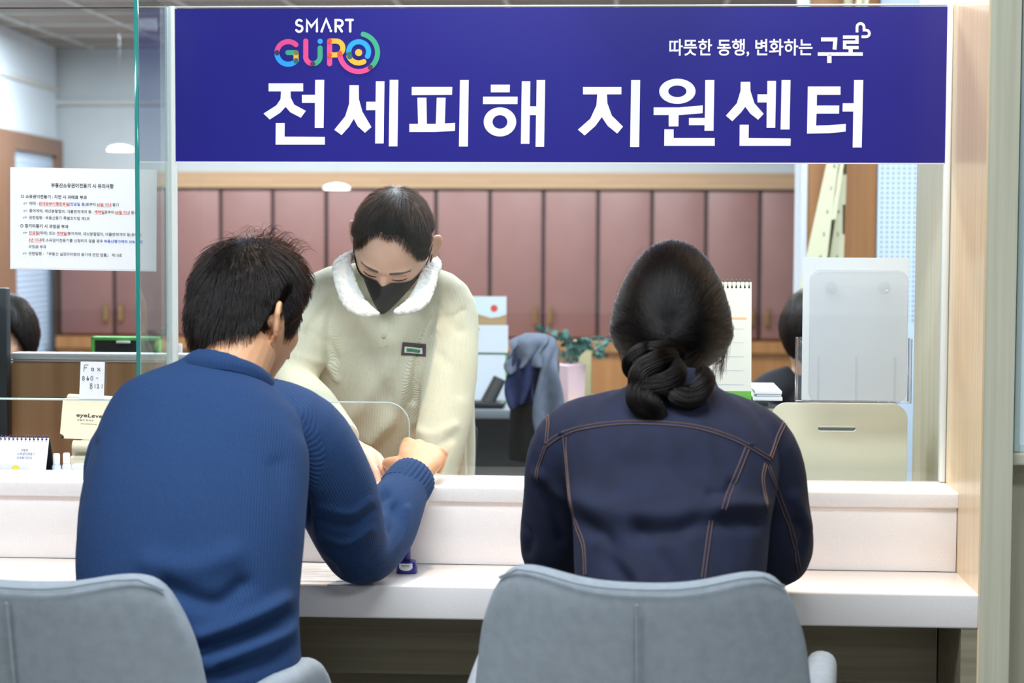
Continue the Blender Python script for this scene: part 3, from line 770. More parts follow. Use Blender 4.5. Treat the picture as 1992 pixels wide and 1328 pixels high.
pen([[(727, 265), (722, 322)], [(729, 264), (762, 262)], [(725, 290), (748, 287)], ell(795, 302, 9, 12, 0, 360), [(806, 290), (806, 314), (811, 316)],
     [(836, 290), (866, 316)], [(862, 290), (838, 316)],
     ell(719, 369, 8, 9), ell(719, 387, 9, 10), [(757, 358), (748, 378), (748, 390)]+ell(757, 386, 9, 10), ell(791, 379, 10, 18), [(826, 378), (845, 377)],
     ell(785, 433, 8, 10), ell(785, 457, 9, 13), [(819, 430), (818, 464)], [(834, 440), (842, 430), (851, 438), (846, 452), (834, 464), (856, 463)], [(880, 430), (878, 466)]])
part('handwriting', hw_, 'ink_black', nn)
rd = thing('reading_stand', 'cream plastic reading stand on the office desk left of the man in blue', 'reading stand', (-.24, .27, .742))
YS = .24
pl = [at(123, 770, YS+.04), at(268, 778, YS+.04), at(262, 858, YS), at(116, 852, YS)]
me = MB().poly(pl, (0, .014, .004)).tomesh(); tbm = bmesh.new(); tbm.from_mesh(me); bmesh.ops.bevel(tbm, geom=[e for e in tbm.edges if abs((e.verts[0].co-e.verts[1].co).y) > .012 and (e.verts[0].co-e.verts[1].co).length < .02], offset=.008, segments=5, affect='EDGES'); tbm.to_mesh(me); tbm.free()
link('panel', me, 'cream_plastic', rd)
a, b = at(143, 867, YS), at(262, 872, YS)
part('hinge', MB().tube([a, b], .0125, 16), 'cream_plastic', rd)
a, b = at(134, 862, YS), at(262, 940, YS)
part('base', bx((a.x, YS+.012, .743), (b.x, YS+.12, a.z), .008, 3).box((a.x+.002, YS-.006, .743), (b.x, YS+.012, at(150, 886, YS).z), .006, 3), 'cream_plastic', rd)
tx = MB(); rr_ = (pl[1]-pl[0]).normalized(); uu_ = (pl[0]-pl[3]).normalized(); uu_ = (uu_-rr_*uu_.dot(rr_)).normalized()
def pp(u, v):
    s_ = (v-770)/82.0; q_ = pl[0].lerp(pl[3], s_); e_ = pl[1].lerp(pl[2], s_); return q_.lerp(e_, (u-q_px(s_))/146.0)
def q_px(s_): return 123-7*s_
text_on(tx, 'eyeLevel', .0125, pp(148, 809), rr_, uu_, .012, 'LEFT', 1.4)
text_on(tx, '눈높이 독서대', .0050, pp(150, 816.5), rr_, uu_, .0, 'LEFT', 1.2)
text_on(tx, 'www.eyelevel.com', .0042, pp(157, 823), rr_, uu_, .0, 'LEFT', 1.1)
part('print', tx, 'ink_black', rd, smooth=False, fix=False)
sc_ = at(121, 849, YS)
part('screw', MB().lathe([(.003, 0), (.003, .002), (.001, .003)], sc_+V((.001, .0, -.001)), 12, V((0, -1, 0))), 'dark_plastic', rd)
# calendar with the blue spiral on the ledge
ZT = .857
x1c = at(102, 900, .04).x
single('storage_box', bx((x1c-.30, .026, .7425), (-.165, .136, ZT), .002), 'white_trim', 'low white box behind the left glass carrying the spiral calendar and small tubes', 'box', None, (x1c-.1, .08, .7425))
t, fp = calendar('low white spiral desk calendar with a yellow circle behind the left glass', x1c-.175, x1c-.012, ZT+.0005, at(50, 851, .06).z, .03, .06, 'paper', 'navy_wire')
q = MB(); quad(q, fp, .25, .02, .80, .62); part('picture', q, 'cal_pale', t, smooth=False, fix=False)
q = MB(); q.add([fp(.62+.055*math.cos(a), .15+.115*math.sin(a))+V((0, -.0008, 0)) for a in np.linspace(0, 6.283, 22)[:-1]], [range(21)]); part('yellow_circle', q, 'cal_yellow', t, smooth=False, fix=False)
q = MB(); q.add([fp(*p)+V((0, -.0005, 0)) for p in ((.02, .02), (.28, .27), (.66, .02), (.60, .02), (.28, .21), (.08, .02))], [(0, 1, 4, 5), (1, 2, 3, 4)]); part('lilac_roof', q, 'cal_lilac', t, smooth=False, fix=False)
q = MB(); cu = (fp(0, 1)-fp(0, 0)).normalized()
for k in range(3): text_on(q, ['생활법', '소유권이전등기', '상속등기안내'][k], .0058, fp(.62+.04*(k == 0), .64-.105*k), (1, 0, 0), cu, 0)
part('print', q, 'ink_grey', t, smooth=False, fix=False)
for k, u in enumerate((110, 126)):
    a = at(u, 918, .07)
    c_ = thing('correction_pen', ['small white capped tube standing next to the low spiral calendar', 'small white capped tube standing next to the reading stand'][k], 'tube', (a.x, .07+.012*k, ZT), 0, 'white capped tubes')
    part('cap', MB().lathe([(.0062, .018), (.007, .019), (.0072, .036), (.006, .0395), (.001, .04)], (a.x, .07+.012*k, ZT), 18), 'paper', c_)
    part('body', MB().lathe([(.0085, .0005), (.009, .002), (.009, .013), (.007, .0178)], (a.x, .07+.012*k, ZT), 20), 'white_trim', c_)
a = at(150, 914, .09)
single('eraser', bx((a.x-.012, .09, ZT+.0005), (a.x+.012, .115, ZT+.015), .003), 'white_trim', 'small white rounded block lying beside the capped tubes', 'eraser')
mn = thing('monitor', 'dark monitor seen edge on at the far left of the office desk', 'monitor', (-.55, .42, .742))
m0, m1 = at(12, 560, .40), at(12, 850, .40)
part('screen', bx((m0.x-.30, .40, m1.z), (m0.x, .43, m0.z), .004), 'dark_plastic', mn)
part('stand', bx((m0.x-.18, .43, .752), (m0.x-.12, .45, m1.z+.05)).box((m0.x-.24, .38, .743), (m0.x-.06, .49, .752), .003), 'dark_plastic', mn)
# second row of office furniture
d2 = thing('office_desk', 'pale desk standing behind the wooden divider', 'desk', (-.5, 1.2, 0))
part('desk_top', bx((-1.3, .9, .70), (.05, 1.55, .73), .003), 'desk_wood', d2)
for x in (-1.27, .0): part('side_panel', bx((x, .92, 0), (x+.03, 1.53, .699)), 'desk_wood', d2, smooth=False)
gx0, gx1 = at(176, 670, 1.0).x, at(309, 670, 1.0).x; gz = at(240, 655, 1.0).z
mat('frame_green', (96, 190, 90), .5)
gb = thing('green_framed_board', 'dark green edged board leaning behind the wooden divider', 'board', ((gx0+gx1)/2, 1.0, .73))
part('frame', bx((gx0, 1.0, .732), (gx0+.010, 1.03, gz), .004).box((gx1-.01, 1.0, .732), (gx1, 1.03, gz), .004).box((gx0, 1.0, gz-.010), (gx1, 1.03, gz), .004), 'frame_green', gb)
part('face', bx((gx0+.008, 1.008, .732), (gx1-.008, 1.02, gz-.008)), 'dark_plastic', gb, smooth=False)
a, b = at(226, 663, .995), at(253, 668, .995)
part('clip', bx((a.x, .992, b.z), (b.x, 1.0, a.z), .002), 'white_trim', gb)
# small white card beyond the post
a, b = at(338, 668, 1.2), at(354, 690, 1.2)
single('card', bx((a.x-.02, 1.2, .731), (b.x, 1.205, a.z), .003), 'paper', 'small white card standing right of the glass post', 'card', None, ((a.x+b.x)/2, 1.2, .731))
# desk with papers, phone, chair and plant to the right of the clerk
d3 = thing('office_desk', 'cluttered desk between the clerk and the seated woman', 'desk', (.45, 2.6, 0))
part('desk_top', bx((-.2, 2.35, .75), (1.1, 2.95, .78), .003), 'desk_grey', d3)
part('panel', bx((-.2, 2.9, 0), (1.1, 2.92, .749)), 'desk_grey', d3, smooth=False)
for x in (-.2, 1.08): part('side_panel', bx((x, 2.36, 0), (x+.02, 2.89, .749)), 'desk_grey', d3, smooth=False)
a, b = at(904, 632, 2.55), at(988, 686, 2.55); e_ = at(985, 760, 2.55)
pc = thing('wall_planner', 'white monthly planner sheets standing behind the clerk\'s shoulder', 'planner', ((a.x+b.x)/2, 2.56, .78))
part('upper_sheet', bx((a.x-.12, 2.550, b.z), (b.x, 2.553, a.z)), 'planner_paper', pc, smooth=False)
part('lower_sheet', bx((a.x-.12, 2.555, .781), (e_.x-.004, 2.558, b.z-.006)), 'planner_paper', pc, smooth=False)
part('stand', bx((a.x-.12, 2.56, .781), (b.x-.004, 2.57, a.z-.004)), 'frame_green', pc, smooth=False)
q = MB(); q.add([V((a.x+(b.x-a.x)*s_, 2.549, a.z-.012)) for s_ in (.1, .35)]+[V((a.x+(b.x-a.x)*s_, 2.549, a.z-.016)) for s_ in (.35, .1)], [(0, 1, 2, 3)]); part('print', q, 'ink_red', pc, smooth=False, fix=False)
a2, b2 = at(917, 576, 2.7), at(985, 629, 2.7)
pz = thing('picture_card', 'white card with an orange hill and a red dot above the planner', 'card', ((a2.x+b2.x)/2, 2.72, .78))
part('card', bx((a2.x, 2.70, b2.z-.05), (b2.x, 2.703, a2.z)), 'planner_paper', pz, smooth=False)
part('easel', bx((a2.x+.03, 2.705, .781), (b2.x-.03, 2.72, b2.z+.06)), 'white_trim', pz, smooth=False)
q = MB(); ww, hh = b2.x-a2.x, a2.z-b2.z
q.add([V((a2.x+ww*u, 2.699, b2.z+hh*v)) for u, v in ((0, -.3), (1, -.3), (1, .34), (.8, .24), (.55, .2), (.3, .3), (0, .38))], [range(7)]); part('orange_hill', q, 'header_wood', pz, smooth=False, fix=False)
q = MB(); q.add([V((a2.x+ww*.65+.012*math.cos(k), 2.699, b2.z+hh*.56+.012*math.sin(k))) for k in np.linspace(0, 6.283, 17)[:-1]], [range(16)]); part('red_dot', q, 'ink_red', pz, smooth=False, fix=False)
a = at(945, 782, 2.4); b = at(970, 738, 2.4)
tp = thing('telephone_handset', 'black handset propped up on the cluttered desk', 'telephone', (a.x, 2.42, .78))
part('handset', MB().tube([(a.x, 2.42, .79), (b.x, 2.45, b.z)], [(.024, .009), (.022, .008)], 12, (1, 0, 0)), 'black_plastic', tp)
part('cradle', bx((a.x-.05, 2.38, .781), (a.x+.06, 2.48, .80), .006), 'black_plastic', tp)
for k, (u0, v0, u1, v1, y, lab) in enumerate(((893, 790, 935, 826, 2.3, 'white papers held out over the cluttered desk'), (902, 778, 945, 798, 2.5, 'pale green pad lying on the cluttered desk'))):
    a, b = at(u0, v1, y), at(u1, v0, y)
    single('document', bx((a.x-.12, 2.365+.135*k, .7815), (min(b.x, .355), 2.485+.135*k, .80+.015*(1-k)), .002), ['paper', 'cream_strip'][k], lab, 'paper')
oc_ = thing('office_chair', 'black office chair with a grey and navy jacket over its back', 'office chair', (.6, 2.0, 0))
a, b = at(993, 660, 1.95), at(1078, 850, 1.95)
gr_ = [[V((a.x+(b.x-a.x)*(.5+.5*u*(1-.08*v))+.01*v, 1.95+.04*u*u, b.z-.08+(a.z-b.z+.05)*v-.02*abs(u)**4*v)) for u in np.linspace(-1, 1, 9)] for v in np.linspace(0, 1, 9)]
link('backrest', bake(MB().sheet(gr_).tomesh(), [('SOLIDIFY', dict(thickness=.05, offset=0)), ('SUBSURF', dict(levels=1, render_levels=1))]), 'black_plastic', oc_)
part('seat', bx((a.x-.05, 1.98, .43), (b.x+.05, 2.38, .50), .03, 3), 'black_plastic', oc_)
part('column', MB().lathe([(.03, .1), (.03, .43)], ((a.x+b.x)/2, 2.15, 0), 16), 'chrome', oc_)
for k in range(5):
    an = k*1.2566
    part('foot', MB().tube([V(((a.x+b.x)/2, 2.15, .1)), V(((a.x+b.x)/2+.28*math.cos(an), 2.15+.28*math.sin(an), .04))], [.025, .015], 8), 'black_plastic', oc_)
mat('jacket_grey', (92, 100, 116), .9, var=.15, vscale=30, bump=.4, bscale=60); mat('jacket_navy', (36, 44, 82), .9, var=.15, vscale=30, bump=.4, bscale=60)
jk = thing('draped_jacket', 'grey and navy jacket hanging over the black office chair', 'jacket', ((a.x+b.x)/2, 1.93, b.z))
def drape(u0, u1, v1, nm, mt, off):
    g = []
    for v in np.linspace(0, 1, 12):
        row = []
        for u in np.linspace(u0, u1, 12):
            fx = a.x+(b.x-a.x)*u; fz = a.z+.018-.22*v*v1-.02*abs(2*u-1)**3
            fy = 1.905-off-.02*math.sin(u*17+v*3)*v+.05*(max(0, .25-v)*4)**2
            row.append(V((fx+.012*math.sin(v*7+u*9), fy, fz)))
        g.append(row)
    link(nm, bake(MB().sheet(g).tomesh(), [('SOLIDIFY', dict(thickness=.012, offset=0)), ('SUBSURF', dict(levels=1, render_levels=1))]), mt, jk)
drape(-.04, .80, .45, 'body', 'jacket_grey', 0); drape(-.02, .62, .95, 'lining', 'jacket_navy', -.006); drape(.62, 1.16, 1.4, 'sleeve', 'jacket_grey', .01)
# leafy plant in a pink pot on a low drawer unit
du = thing('drawer_unit', 'orange drawer unit under the leafy plant behind the seated woman', 'drawer unit', (.75, 2.5, 0))
part('body', bx((1.115, 2.40, 0), (1.285, 2.85, .86), .004), 'orange_wood', du)
vz = at(1105, 752, 2.4); vt = at(1105, 706, 2.4)
pt = thing('potted_plant', 'grey green leafy plant in a square pink pot left of the seated woman', 'plant', (vz.x, 2.45, .78))
part('pot', MB().lathe([(.04, 0), (.052, .005), (.056, vt.z-.79), (.050, vt.z-.785), (.046, vt.z-.81)], (vz.x, 2.45, .781), 4), 'pink_pot', pt)
rs = random.Random(5); lf, sm_ = MB(), MB()
for k in range(16):
    u = rs.uniform(1040, 1200); v = rs.uniform(626, 700) if u < 1170 else rs.uniform(655, 705)
    e = at(u, v, 2.45+rs.uniform(-.08, .08)); s0 = V((vz.x+rs.uniform(-.02, .02), 2.45, vt.z-.02)); mid = (s0+e)/2+V((0, 0, .05))
    P = [s0, mid, e]; sm_.tube([V(p) for p in spl(P, 5)], .0018, 5)
    for j in range(9):
        s_ = .45+.6*j/9; p = V(spl(P, 10)[min(20, int(s_*20))]); d = V((rs.uniform(-1, 1), rs.uniform(-1, 1), rs.uniform(-.6, .8))).normalized(); n_ = d.cross(V((rs.random(), rs.random(), rs.random()))).normalized(); ln_ = rs.uniform(.016, .028)
        w_ = ln_*.42
        lf.add([p, p+d*ln_*.35+n_*w_, p+d*ln_*.8+n_*w_*.8, p+d*ln_*1.15, p+d*ln_*.8-n_*w_*.8, p+d*ln_*.35-n_*w_], [(0, 1, 2, 3), (0, 3, 4, 5)])
part('leaves', lf, 'leaf_green', pt, fix=False, smooth=False)['kind'] = 'stuff'
part('stems', sm_, 'leaf_green', pt)
mat('carton', (176, 166, 126), .7); mat('yellow_pad', (226, 214, 60), .6)
a, b = at(1125, 664, 2.75), at(1150, 735, 2.75)
single('carton', bx((a.x-.02, 2.72, .781), (b.x, 2.85, a.z), .003), 'carton', 'olive carton standing behind the leafy plant', 'box')
a, b = at(1112, 752, 2.38), at(1131, 764, 2.38)
single('sticky_pad', bx((a.x, 2.37, .781), (b.x, 2.42, .781+a.z-b.z), .002), 'yellow_pad', 'small yellow pad beside the pink pot', 'note pad')
# lamp reflections in the glass, built as added glowing discs on cords
for k, (u, v) in enumerate(((234, 292), (655, 367))):
    p = at(u, v, 7.6)
    t = thing('pendant_lamp', ['small round hanging lamp above the paper notice', 'small round hanging lamp left of the standing clerk\'s head'][k], 'lamp', (p.x, 7.6, p.z), 0, 'hanging lamps in the office')
    part('shade', MB().lathe([(.082, 0), (.084, .004), (.07, .018), (.04, .028), (.012, .032), (.004, .034)], p, 32), 'wall_paint', t)
    part('diffuser', MB().lathe([(.0795, -.004), (.0795, .002)], p, 32), 'light_glow', t)
    part('cord', MB().tube([p+V((0, 0, .03)), V((p.x, 7.6, 2.62))], .0006, 6), 'chrome', t)
# ------------------------------------------------------------------ people
mat('skin', (214, 162, 124), .5, spec=.35, sss=.25, var=.03, vscale=40, bump=.05, bscale=500)
mat('skin_pale', (232, 190, 166), .5, spec=.35, sss=.25, var=.03, vscale=40, bump=.05, bscale=500)
mat('hair_black', (14, 13, 14), .45, spec=.4, bump=.3, bscale=400, stretch=(1, 1, .1))
mat('brow_dark', (100, 84, 75), .8)
mat('mask_black', (30, 29, 30), .75, bump=.1, bscale=700)
mat('trouser_dark', (44, 46, 54), .9, var=.1, vscale=30)
mat('shoe_black', (28, 28, 30), .4)
mat('sherpa', (238, 238, 234), .95, bump=.8, bscale=260, sheen=.3)
mat('patch_brown', (96, 82, 82), .7); mat('patch_green', (86, 178, 130), .7)
mat('thread_tan', (124, 92, 72), .8); mat('button_cream', (222, 216, 190), .4)
mat('suit_black', (22, 24, 30), .9)

def knit(name, c1, c2, period, bump, rough=.9, sheen=.3, fuzz=.12):
    """ribbed knit: ribs follow the rib coordinate stored on the garment"""
    m = mat(name, c1, rough, sheen=sheen); N = m.node_tree.nodes; L = m.node_tree.links; b = N['Principled BSDF']
    at_ = N.new('ShaderNodeAttribute'); at_.attribute_name = 'rib'
    sx_ = N.new('ShaderNodeSeparateXYZ'); L.new(at_.outputs['Vector'], sx_.inputs[0])
    def mth(op, a, v=None):
        n = N.new('ShaderNodeMath'); n.operation = op; L.new(a, n.inputs[0])
        if v is not None: n.inputs[1].default_value = v
        return n.outputs[0]
    s1 = mth('SINE', mth('MULTIPLY', sx_.outputs[0], 2*math.pi/period))
    tc = N.new('ShaderNodeTexCoord'); ns = N.new('ShaderNodeTexNoise'); ns.inputs['Scale'].default_value = 190; ns.inputs['Detail'].default_value = 5
    L.new(tc.outputs['Object'], ns.inputs['Vector'])
    ad = N.new('ShaderNodeMath'); ad.operation = 'MULTIPLY_ADD'; L.new(ns.outputs['Fac'], ad.inputs[0]); ad.inputs[1].default_value = 2.6; L.new(s1, ad.inputs[2])
    mr = N.new('ShaderNodeMapRange'); mr.inputs[1].default_value = -.9; mr.inputs[2].default_value = 3.2; L.new(ad.outputs[0], mr.inputs[0])
    mx = N.new('ShaderNodeMix'); mx.data_type = 'RGBA'; mx.inputs[6].default_value = rgb(*c2); mx.inputs[7].default_value = rgb(*c1)
    L.new(mr.outputs[0], mx.inputs[0]); L.new(mx.outputs[2], b.inputs['Base Color'])
    bp_ = N.new('ShaderNodeBump'); bp_.inputs['Strength'].default_value = bump; bp_.inputs['Distance'].default_value = .002
    L.new(ad.outputs[0], bp_.inputs['Height']); L.new(bp_.outputs['Normal'], b.inputs['Normal'])
knit('sweater_blue', (27, 65, 112), (17, 45, 87), .0039, .22, sheen=.15)
knit('shirt_cream', (238, 234, 212), (219, 215, 190), .0030, .28, sheen=.1)
m = mat('denim', (22, 29, 56), .85, var=.22, vscale=26, bump=.35, bscale=1400, stretch=(1, 1, .6), sheen=.15)
mat('denim_seam', (26, 33, 60), .85, var=.2, vscale=60, bump=.3, bscale=900)

hm = bpy.data.materials.new('hair_strand'); hm.use_nodes = True; MATS['hair_strand'] = hm
for n_ in list(hm.node_tree.nodes):
    if n_.type != 'OUTPUT_MATERIAL': hm.node_tree.nodes.remove(n_)
hp = hm.node_tree.nodes.new('ShaderNodeBsdfHairPrincipled'); hp.parametrization = 'MELANIN'
hp.inputs['Melanin'].default_value = .985; hp.inputs['Melanin Redness'].default_value = .4
hp.inputs['Roughness'].default_value = .32; hp.inputs['Radial Roughness'].default_value = .4; hp.inputs['Random Color'].default_value = .2; hp.inputs['IOR'].default_value = 1.42
hm.node_tree.links.new(hp.outputs[0], [n for n in hm.node_tree.nodes if n.type == 'OUTPUT_MATERIAL'][0].inputs[0])

# ---- head: one radial surface, x = person's right, y = forward, z = up
def g2(a, b): return np.exp(-(a*a+b*b))
def head_r(d):
    dx, dy, dz = d[..., 0], d[..., 1], d[..., 2]
    r = 1/np.sqrt((dx/.076)**2+(dy/.097)**2+(dz/.121)**2)
    hz = np.sqrt(dx*dx+dy*dy)+1e-6; az = np.arctan2(dx, dy); el = np.arcsin(np.clip(dz, -1, 1)); aa = np.abs(az)
    t = np.clip(-el/1.1, 0, 1); t = t*t*(3-2*t)
    r = r*(1-.14*t*(dx/hz)**2)
    r = r*(1-.17*t*np.clip(-dy/hz, 0, 1)**2)
    r = r*(1+.05*g2((el+.30)/.5, (aa-1.25)/.5)*1)           # jaw corners
    r += .010*g2(az/.30, (el+.86)/.16)                       # chin
    nose = np.where(el < -.27, np.exp(-((el+.27)/.07)**2), np.clip(1-(el+.27)/.42, 0, 1)**1.1)
    r += .024*np.exp(-(az/(.075+.08*np.clip(-el, 0, .3)))**2)*nose
    r -= .009*g2((aa-.36)/.20, (el-.05)/.12)                 # eye sockets
    r += .0065*g2((aa-.36)/.14, (el-.03)/.075)               # closed lids
    r += .0045*g2((aa-.36)/.30, (el-.215)/.07)               # brow ridge
    r += .005*g2((aa-.62)/.25, (el+.18)/.18)                 # cheek bones
    r += .005*g2(az/.26, (el+.57)/.05)+.004*g2(az/.22, (el+.66)/.05)
    return r
def sphere_dirs(nu, nv):
    th = np.linspace(0, math.pi, nv); ph = np.linspace(0, 2*math.pi, nu, endpoint=False)
    return np.array([[(math.sin(t)*math.sin(p), math.sin(t)*math.cos(p), math.cos(t)) for p in ph] for t in th])
def sphere_surface(mb, D, rr, M):
    P = D*rr[..., None]; nv, nu = P.shape[:2]
    vs = [M @ V(P[j, i]) for j in range(1, nv-1) for i in range(nu)]
    top, bot = M @ V(P[0, 0]), M @ V(P[-1, 0]); n = len(vs); vs += [top, bot]; F = []
    for j in range(nv-3):
        for i in range(nu):
            k = (i+1) % nu; F.append((j*nu+i, j*nu+k, (j+1)*nu+k, (j+1)*nu+i))
    for i in range(nu):
        k = (i+1) % nu; F.append((n, k, i)); F.append((n+1, (nv-3)*nu+i, (nv-3)*nu+k))
    mb.add(vs, F)
def head_frame(c, fwd, up):
    f = V(fwd).normalized(); r_ = f.cross(V(up)).normalized(); u = r_.cross(f)
    M = Matrix((r_, f, u)).transposed().to_4x4(); M.translation = V(c); return M
def ear(mb, M, s, out=.42, ins=0):
    """s=+1 right ear"""
    c = V((s*(.0765-ins), -.004, -.012)); a = out*s
    fx = V((math.sin(out)*s, -math.cos(out), 0)); n_ = V((math.cos(out)*s, math.sin(out), 0)); up = V((0, -.17, 1)).normalized()
    pts = []
    for t in np.linspace(-.42*math.pi, 1.06*math.pi, 16):
        u, v = math.cos(t), math.sin(t)
        wd = .021*(1 if v > 0 else .80)
        pts.append(c+fx*(.012+wd*u)+up*(.030*v)+n_*.004)
    mb.tube([M @ p for p in pts], [.0042+.001*math.sin(i/15*3.1) for i in range(16)], 8)
    lobe = [c+fx*(.010)+up*-.026, c+fx*.006+up*-.036]
    mb.tube([M @ p for p in lobe], [.006, .0045], 8)
    rings = []
    for k, q in ((0, .2), (.3, .85), (.7, .9), (1, .3)):
        rings.append([M @ (c+n_*(-.004+.006*k)+fx*(.011+.019*q*math.cos(t))+up*(.029*q*math.sin(t))) for t in np.linspace(0, 6.283, 20, endpoint=False)])
    mb.rings(rings)
    mb.tube([M @ (c+fx*.004-n_*.008), M @ (c+fx*.012+n_*.001)], [.014, .010], 8)

def hand(mb, wrist, direc, palm_n, side, curl, size=1.0, spread=.10, thumb_in=.5):
    """side=+1: thumb lies on the -x side of the palm frame (right hand seen from its back with fingers up: thumb left)."""
    d = V(direc).normalized(); n_ = V(palm_n); n_ = (n_-d*n_.dot(d)).normalized(); x = d.cross(-n_).normalized()*side   # x: towards little finger
    Wp = V(wrist); z = size; L = .088*z
    rows = []
    for k, (t, hw_, th) in enumerate(((-.012, .026, .021), (.01, .029, .019), (.04, .038, .0175), (.068, .041, .0155), (.088, .040, .012), (.094, .034, .007))):
        o = Wp+d*t*z-n_*.002; rows.append([o+x*hw_*z*math.copysign(abs(math.cos(a))**.8, math.cos(a))+n_*th*z*math.sin(a) for a in np.linspace(0, 6.283, 20, endpoint=False)])
    mb.rings(rows)
    segs = ((.042, .026, .021), (.047, .030, .022), (.043, .028, .022), (.034, .021, .019)); tips = []
    for i, (xo, sg) in enumerate(zip((-.029, -.0095, .0105, .0295), segs)):
        ang = spread*(i-1.5)/1.5; p = Wp+d*(L-.004*abs(i-1.2))+x*xo*z; dd = (d*math.cos(ang)+x*math.sin(ang)).normalized()
        pts = [p-dd*.022*z-n_*.001]; rr = [.008*z]; cur = 0; pts.append(p-n_*.0035*z); rr.append(.0122*z)
        cs = curl[i]
        for k, s_ in enumerate(sg):
            cur += cs[k]; v = dd*math.cos(cur)+n_*math.sin(cur); mid = pts[-1]+v*s_*z*.55; end = pts[-1]+v*s_*z
            pts += [mid, end]; rr += [(.0082-.0006*k)*z, (.0086-.0009*k)*z]
        rr[-1] = .0055*z; tips.append((pts[-1], v)); mb.tube(pts, rr, 12, x)
    b0 = Wp+d*.018*z-x*.022*z; td = (d*.62-x*.62+n_*thumb_in*.6).normalized(); t2 = (d*.86-x*.15+n_*thumb_in*.75).normalized()
    mb.tube([b0-td*.008, b0+td*.022*z, b0+td*.044*z, b0+td*.044*z+t2*.018*z, b0+td*.044*z+t2*.032*z, b0+td*.044*z+t2*.053*z, b0+td*.044*z+t2*.058*z], [.012*z, .015*z, .0115*z, .0098*z, .0105*z, .0082*z, .004*z], 12)
    return tips

def sp4(rows, k=5):
    """rows of (point, ra, rb) -> smooth path and radii"""
    A = spl([list(p)+[a, b] for p, a, b in rows], k); return [V(r[:3]) for r in A], [(r[3], r[4]) for r in A]
def limb(mb, rows, ref=None, n=24, scale=1.0, k=5):
    p, r = sp4(rows, k); mb.tube(p, [(a*scale, b*scale) for a, b in r], n, ref)

def remesh(mb, vox, smooth=4, fac=.5):
    me = mb.tomesh('raw', True)
    return bake(me, [('REMESH', dict(mode='VOXEL', voxel_size=vox, adaptivity=0)), ('SMOOTH', dict(factor=fac, iterations=smooth))])

def rib_attr(me, limbs):
    """rib coordinate: arc length round the nearest limb and distance along it"""
    n = len(me.vertices); co = np.empty(n*3, np.float32); me.vertices.foreach_get('co', co); co = co.reshape(-1, 3)
    best = np.full(n, 1e9); out = np.zeros((n, 3), np.float32)
    for rows, ref, k in limbs:
        p, r = sp4(rows, 3); P = np.array(p); Rr = np.array(r); t0 = V(P[1]-P[0]).normalized(); rv = V(ref); u = (rv-t0*rv.dot(t0)).normalized()
        dist_along = 0
        for i in range(len(P)-1):
            a, b = P[i], P[i+1]; ab = b-a; ln_ = np.linalg.norm(ab); t = V(ab/ln_); u = (u-t*u.dot(t)).normalized(); v = t.cross(u)
            s_ = np.clip(((co-a)@ab)/ln_**2, 0, 1); q = co-(a+s_[:, None]*ab); qu, qv = q@np.array(u), q@np.array(v)
            ra = Rr[i][0]+(Rr[i+1][0]-Rr[i][0])*s_; rb = Rr[i][1]+(Rr[i+1][1]-Rr[i][1])*s_
            ax = (q@np.array(t))/.05
            nd = np.sqrt((qu/ra)**2+(qv/rb)**2+ax**2)*k
            m = nd < best; best[m] = nd[m]
            out[m, 0] = (np.arctan2(qv, qu)*(.5*(Rr[:, 0].mean()+Rr[:, 1].mean())))[m]; out[m, 1] = (dist_along+s_*ln_)[m]
            dist_along += ln_
    a = me.attributes.new('rib', 'FLOAT_VECTOR', 'POINT'); a.data.foreach_set('vector', out.ravel())

def folds(me, fl, side=-1, amp_noise=.002, nscale=9, stretch=(1, 1, .5)):
    """real creases: each fold is a picture polyline (u, v), a depth, a half width and a height"""
    n = len(me.vertices); co = np.empty(n*3, np.float32); me.vertices.foreach_get('co', co); co = co.reshape(-1, 3).astype(float)
    no = np.empty(n*3, np.float32); me.vertices.foreach_get('normal', no) if False else me.vertex_normals.foreach_get('vector', no); no = no.reshape(-1, 3).astype(float)
    disp = np.zeros(n)
    for pts, Y, wd, am in fl:
        P = np.array([list(at(u, v, Y)) for u, v in pts]); P = spl(P, 4) if len(P) > 2 else P
        dm = np.full(n, 9.); 
        for a, b in zip(P, P[1:]):
            a2, ab = a[[0, 2]], (b-a)[[0, 2]]; c2 = co[:, [0, 2]]; s_ = np.clip(((c2-a2)@ab)/(ab@ab+1e-9), 0, 1)
            dm = np.minimum(dm, np.linalg.norm(c2-(a2+s_[:, None]*ab), axis=1))
        wgt = np.clip(-no[:, 1]*1.6, 0, 1)*np.clip(1-np.abs(co[:, 1]-Y)/.22, 0, 1)
        disp += am*np.exp(-(dm/wd)**2)*wgt
    if amp_noise:
        for i in range(n):
            p = co[i]; disp[i] += amp_noise*(noise.noise((p[0]*nscale*stretch[0], p[1]*nscale*stretch[1], p[2]*nscale*stretch[2]))+.5*noise.noise((p[0]*nscale*2.3, p[1]*nscale*2.3, p[2]*nscale*1.2+9)))
    co += no*disp[:, None]; me.vertices.foreach_set('co', co.astype(np.float32).ravel()); me.update()

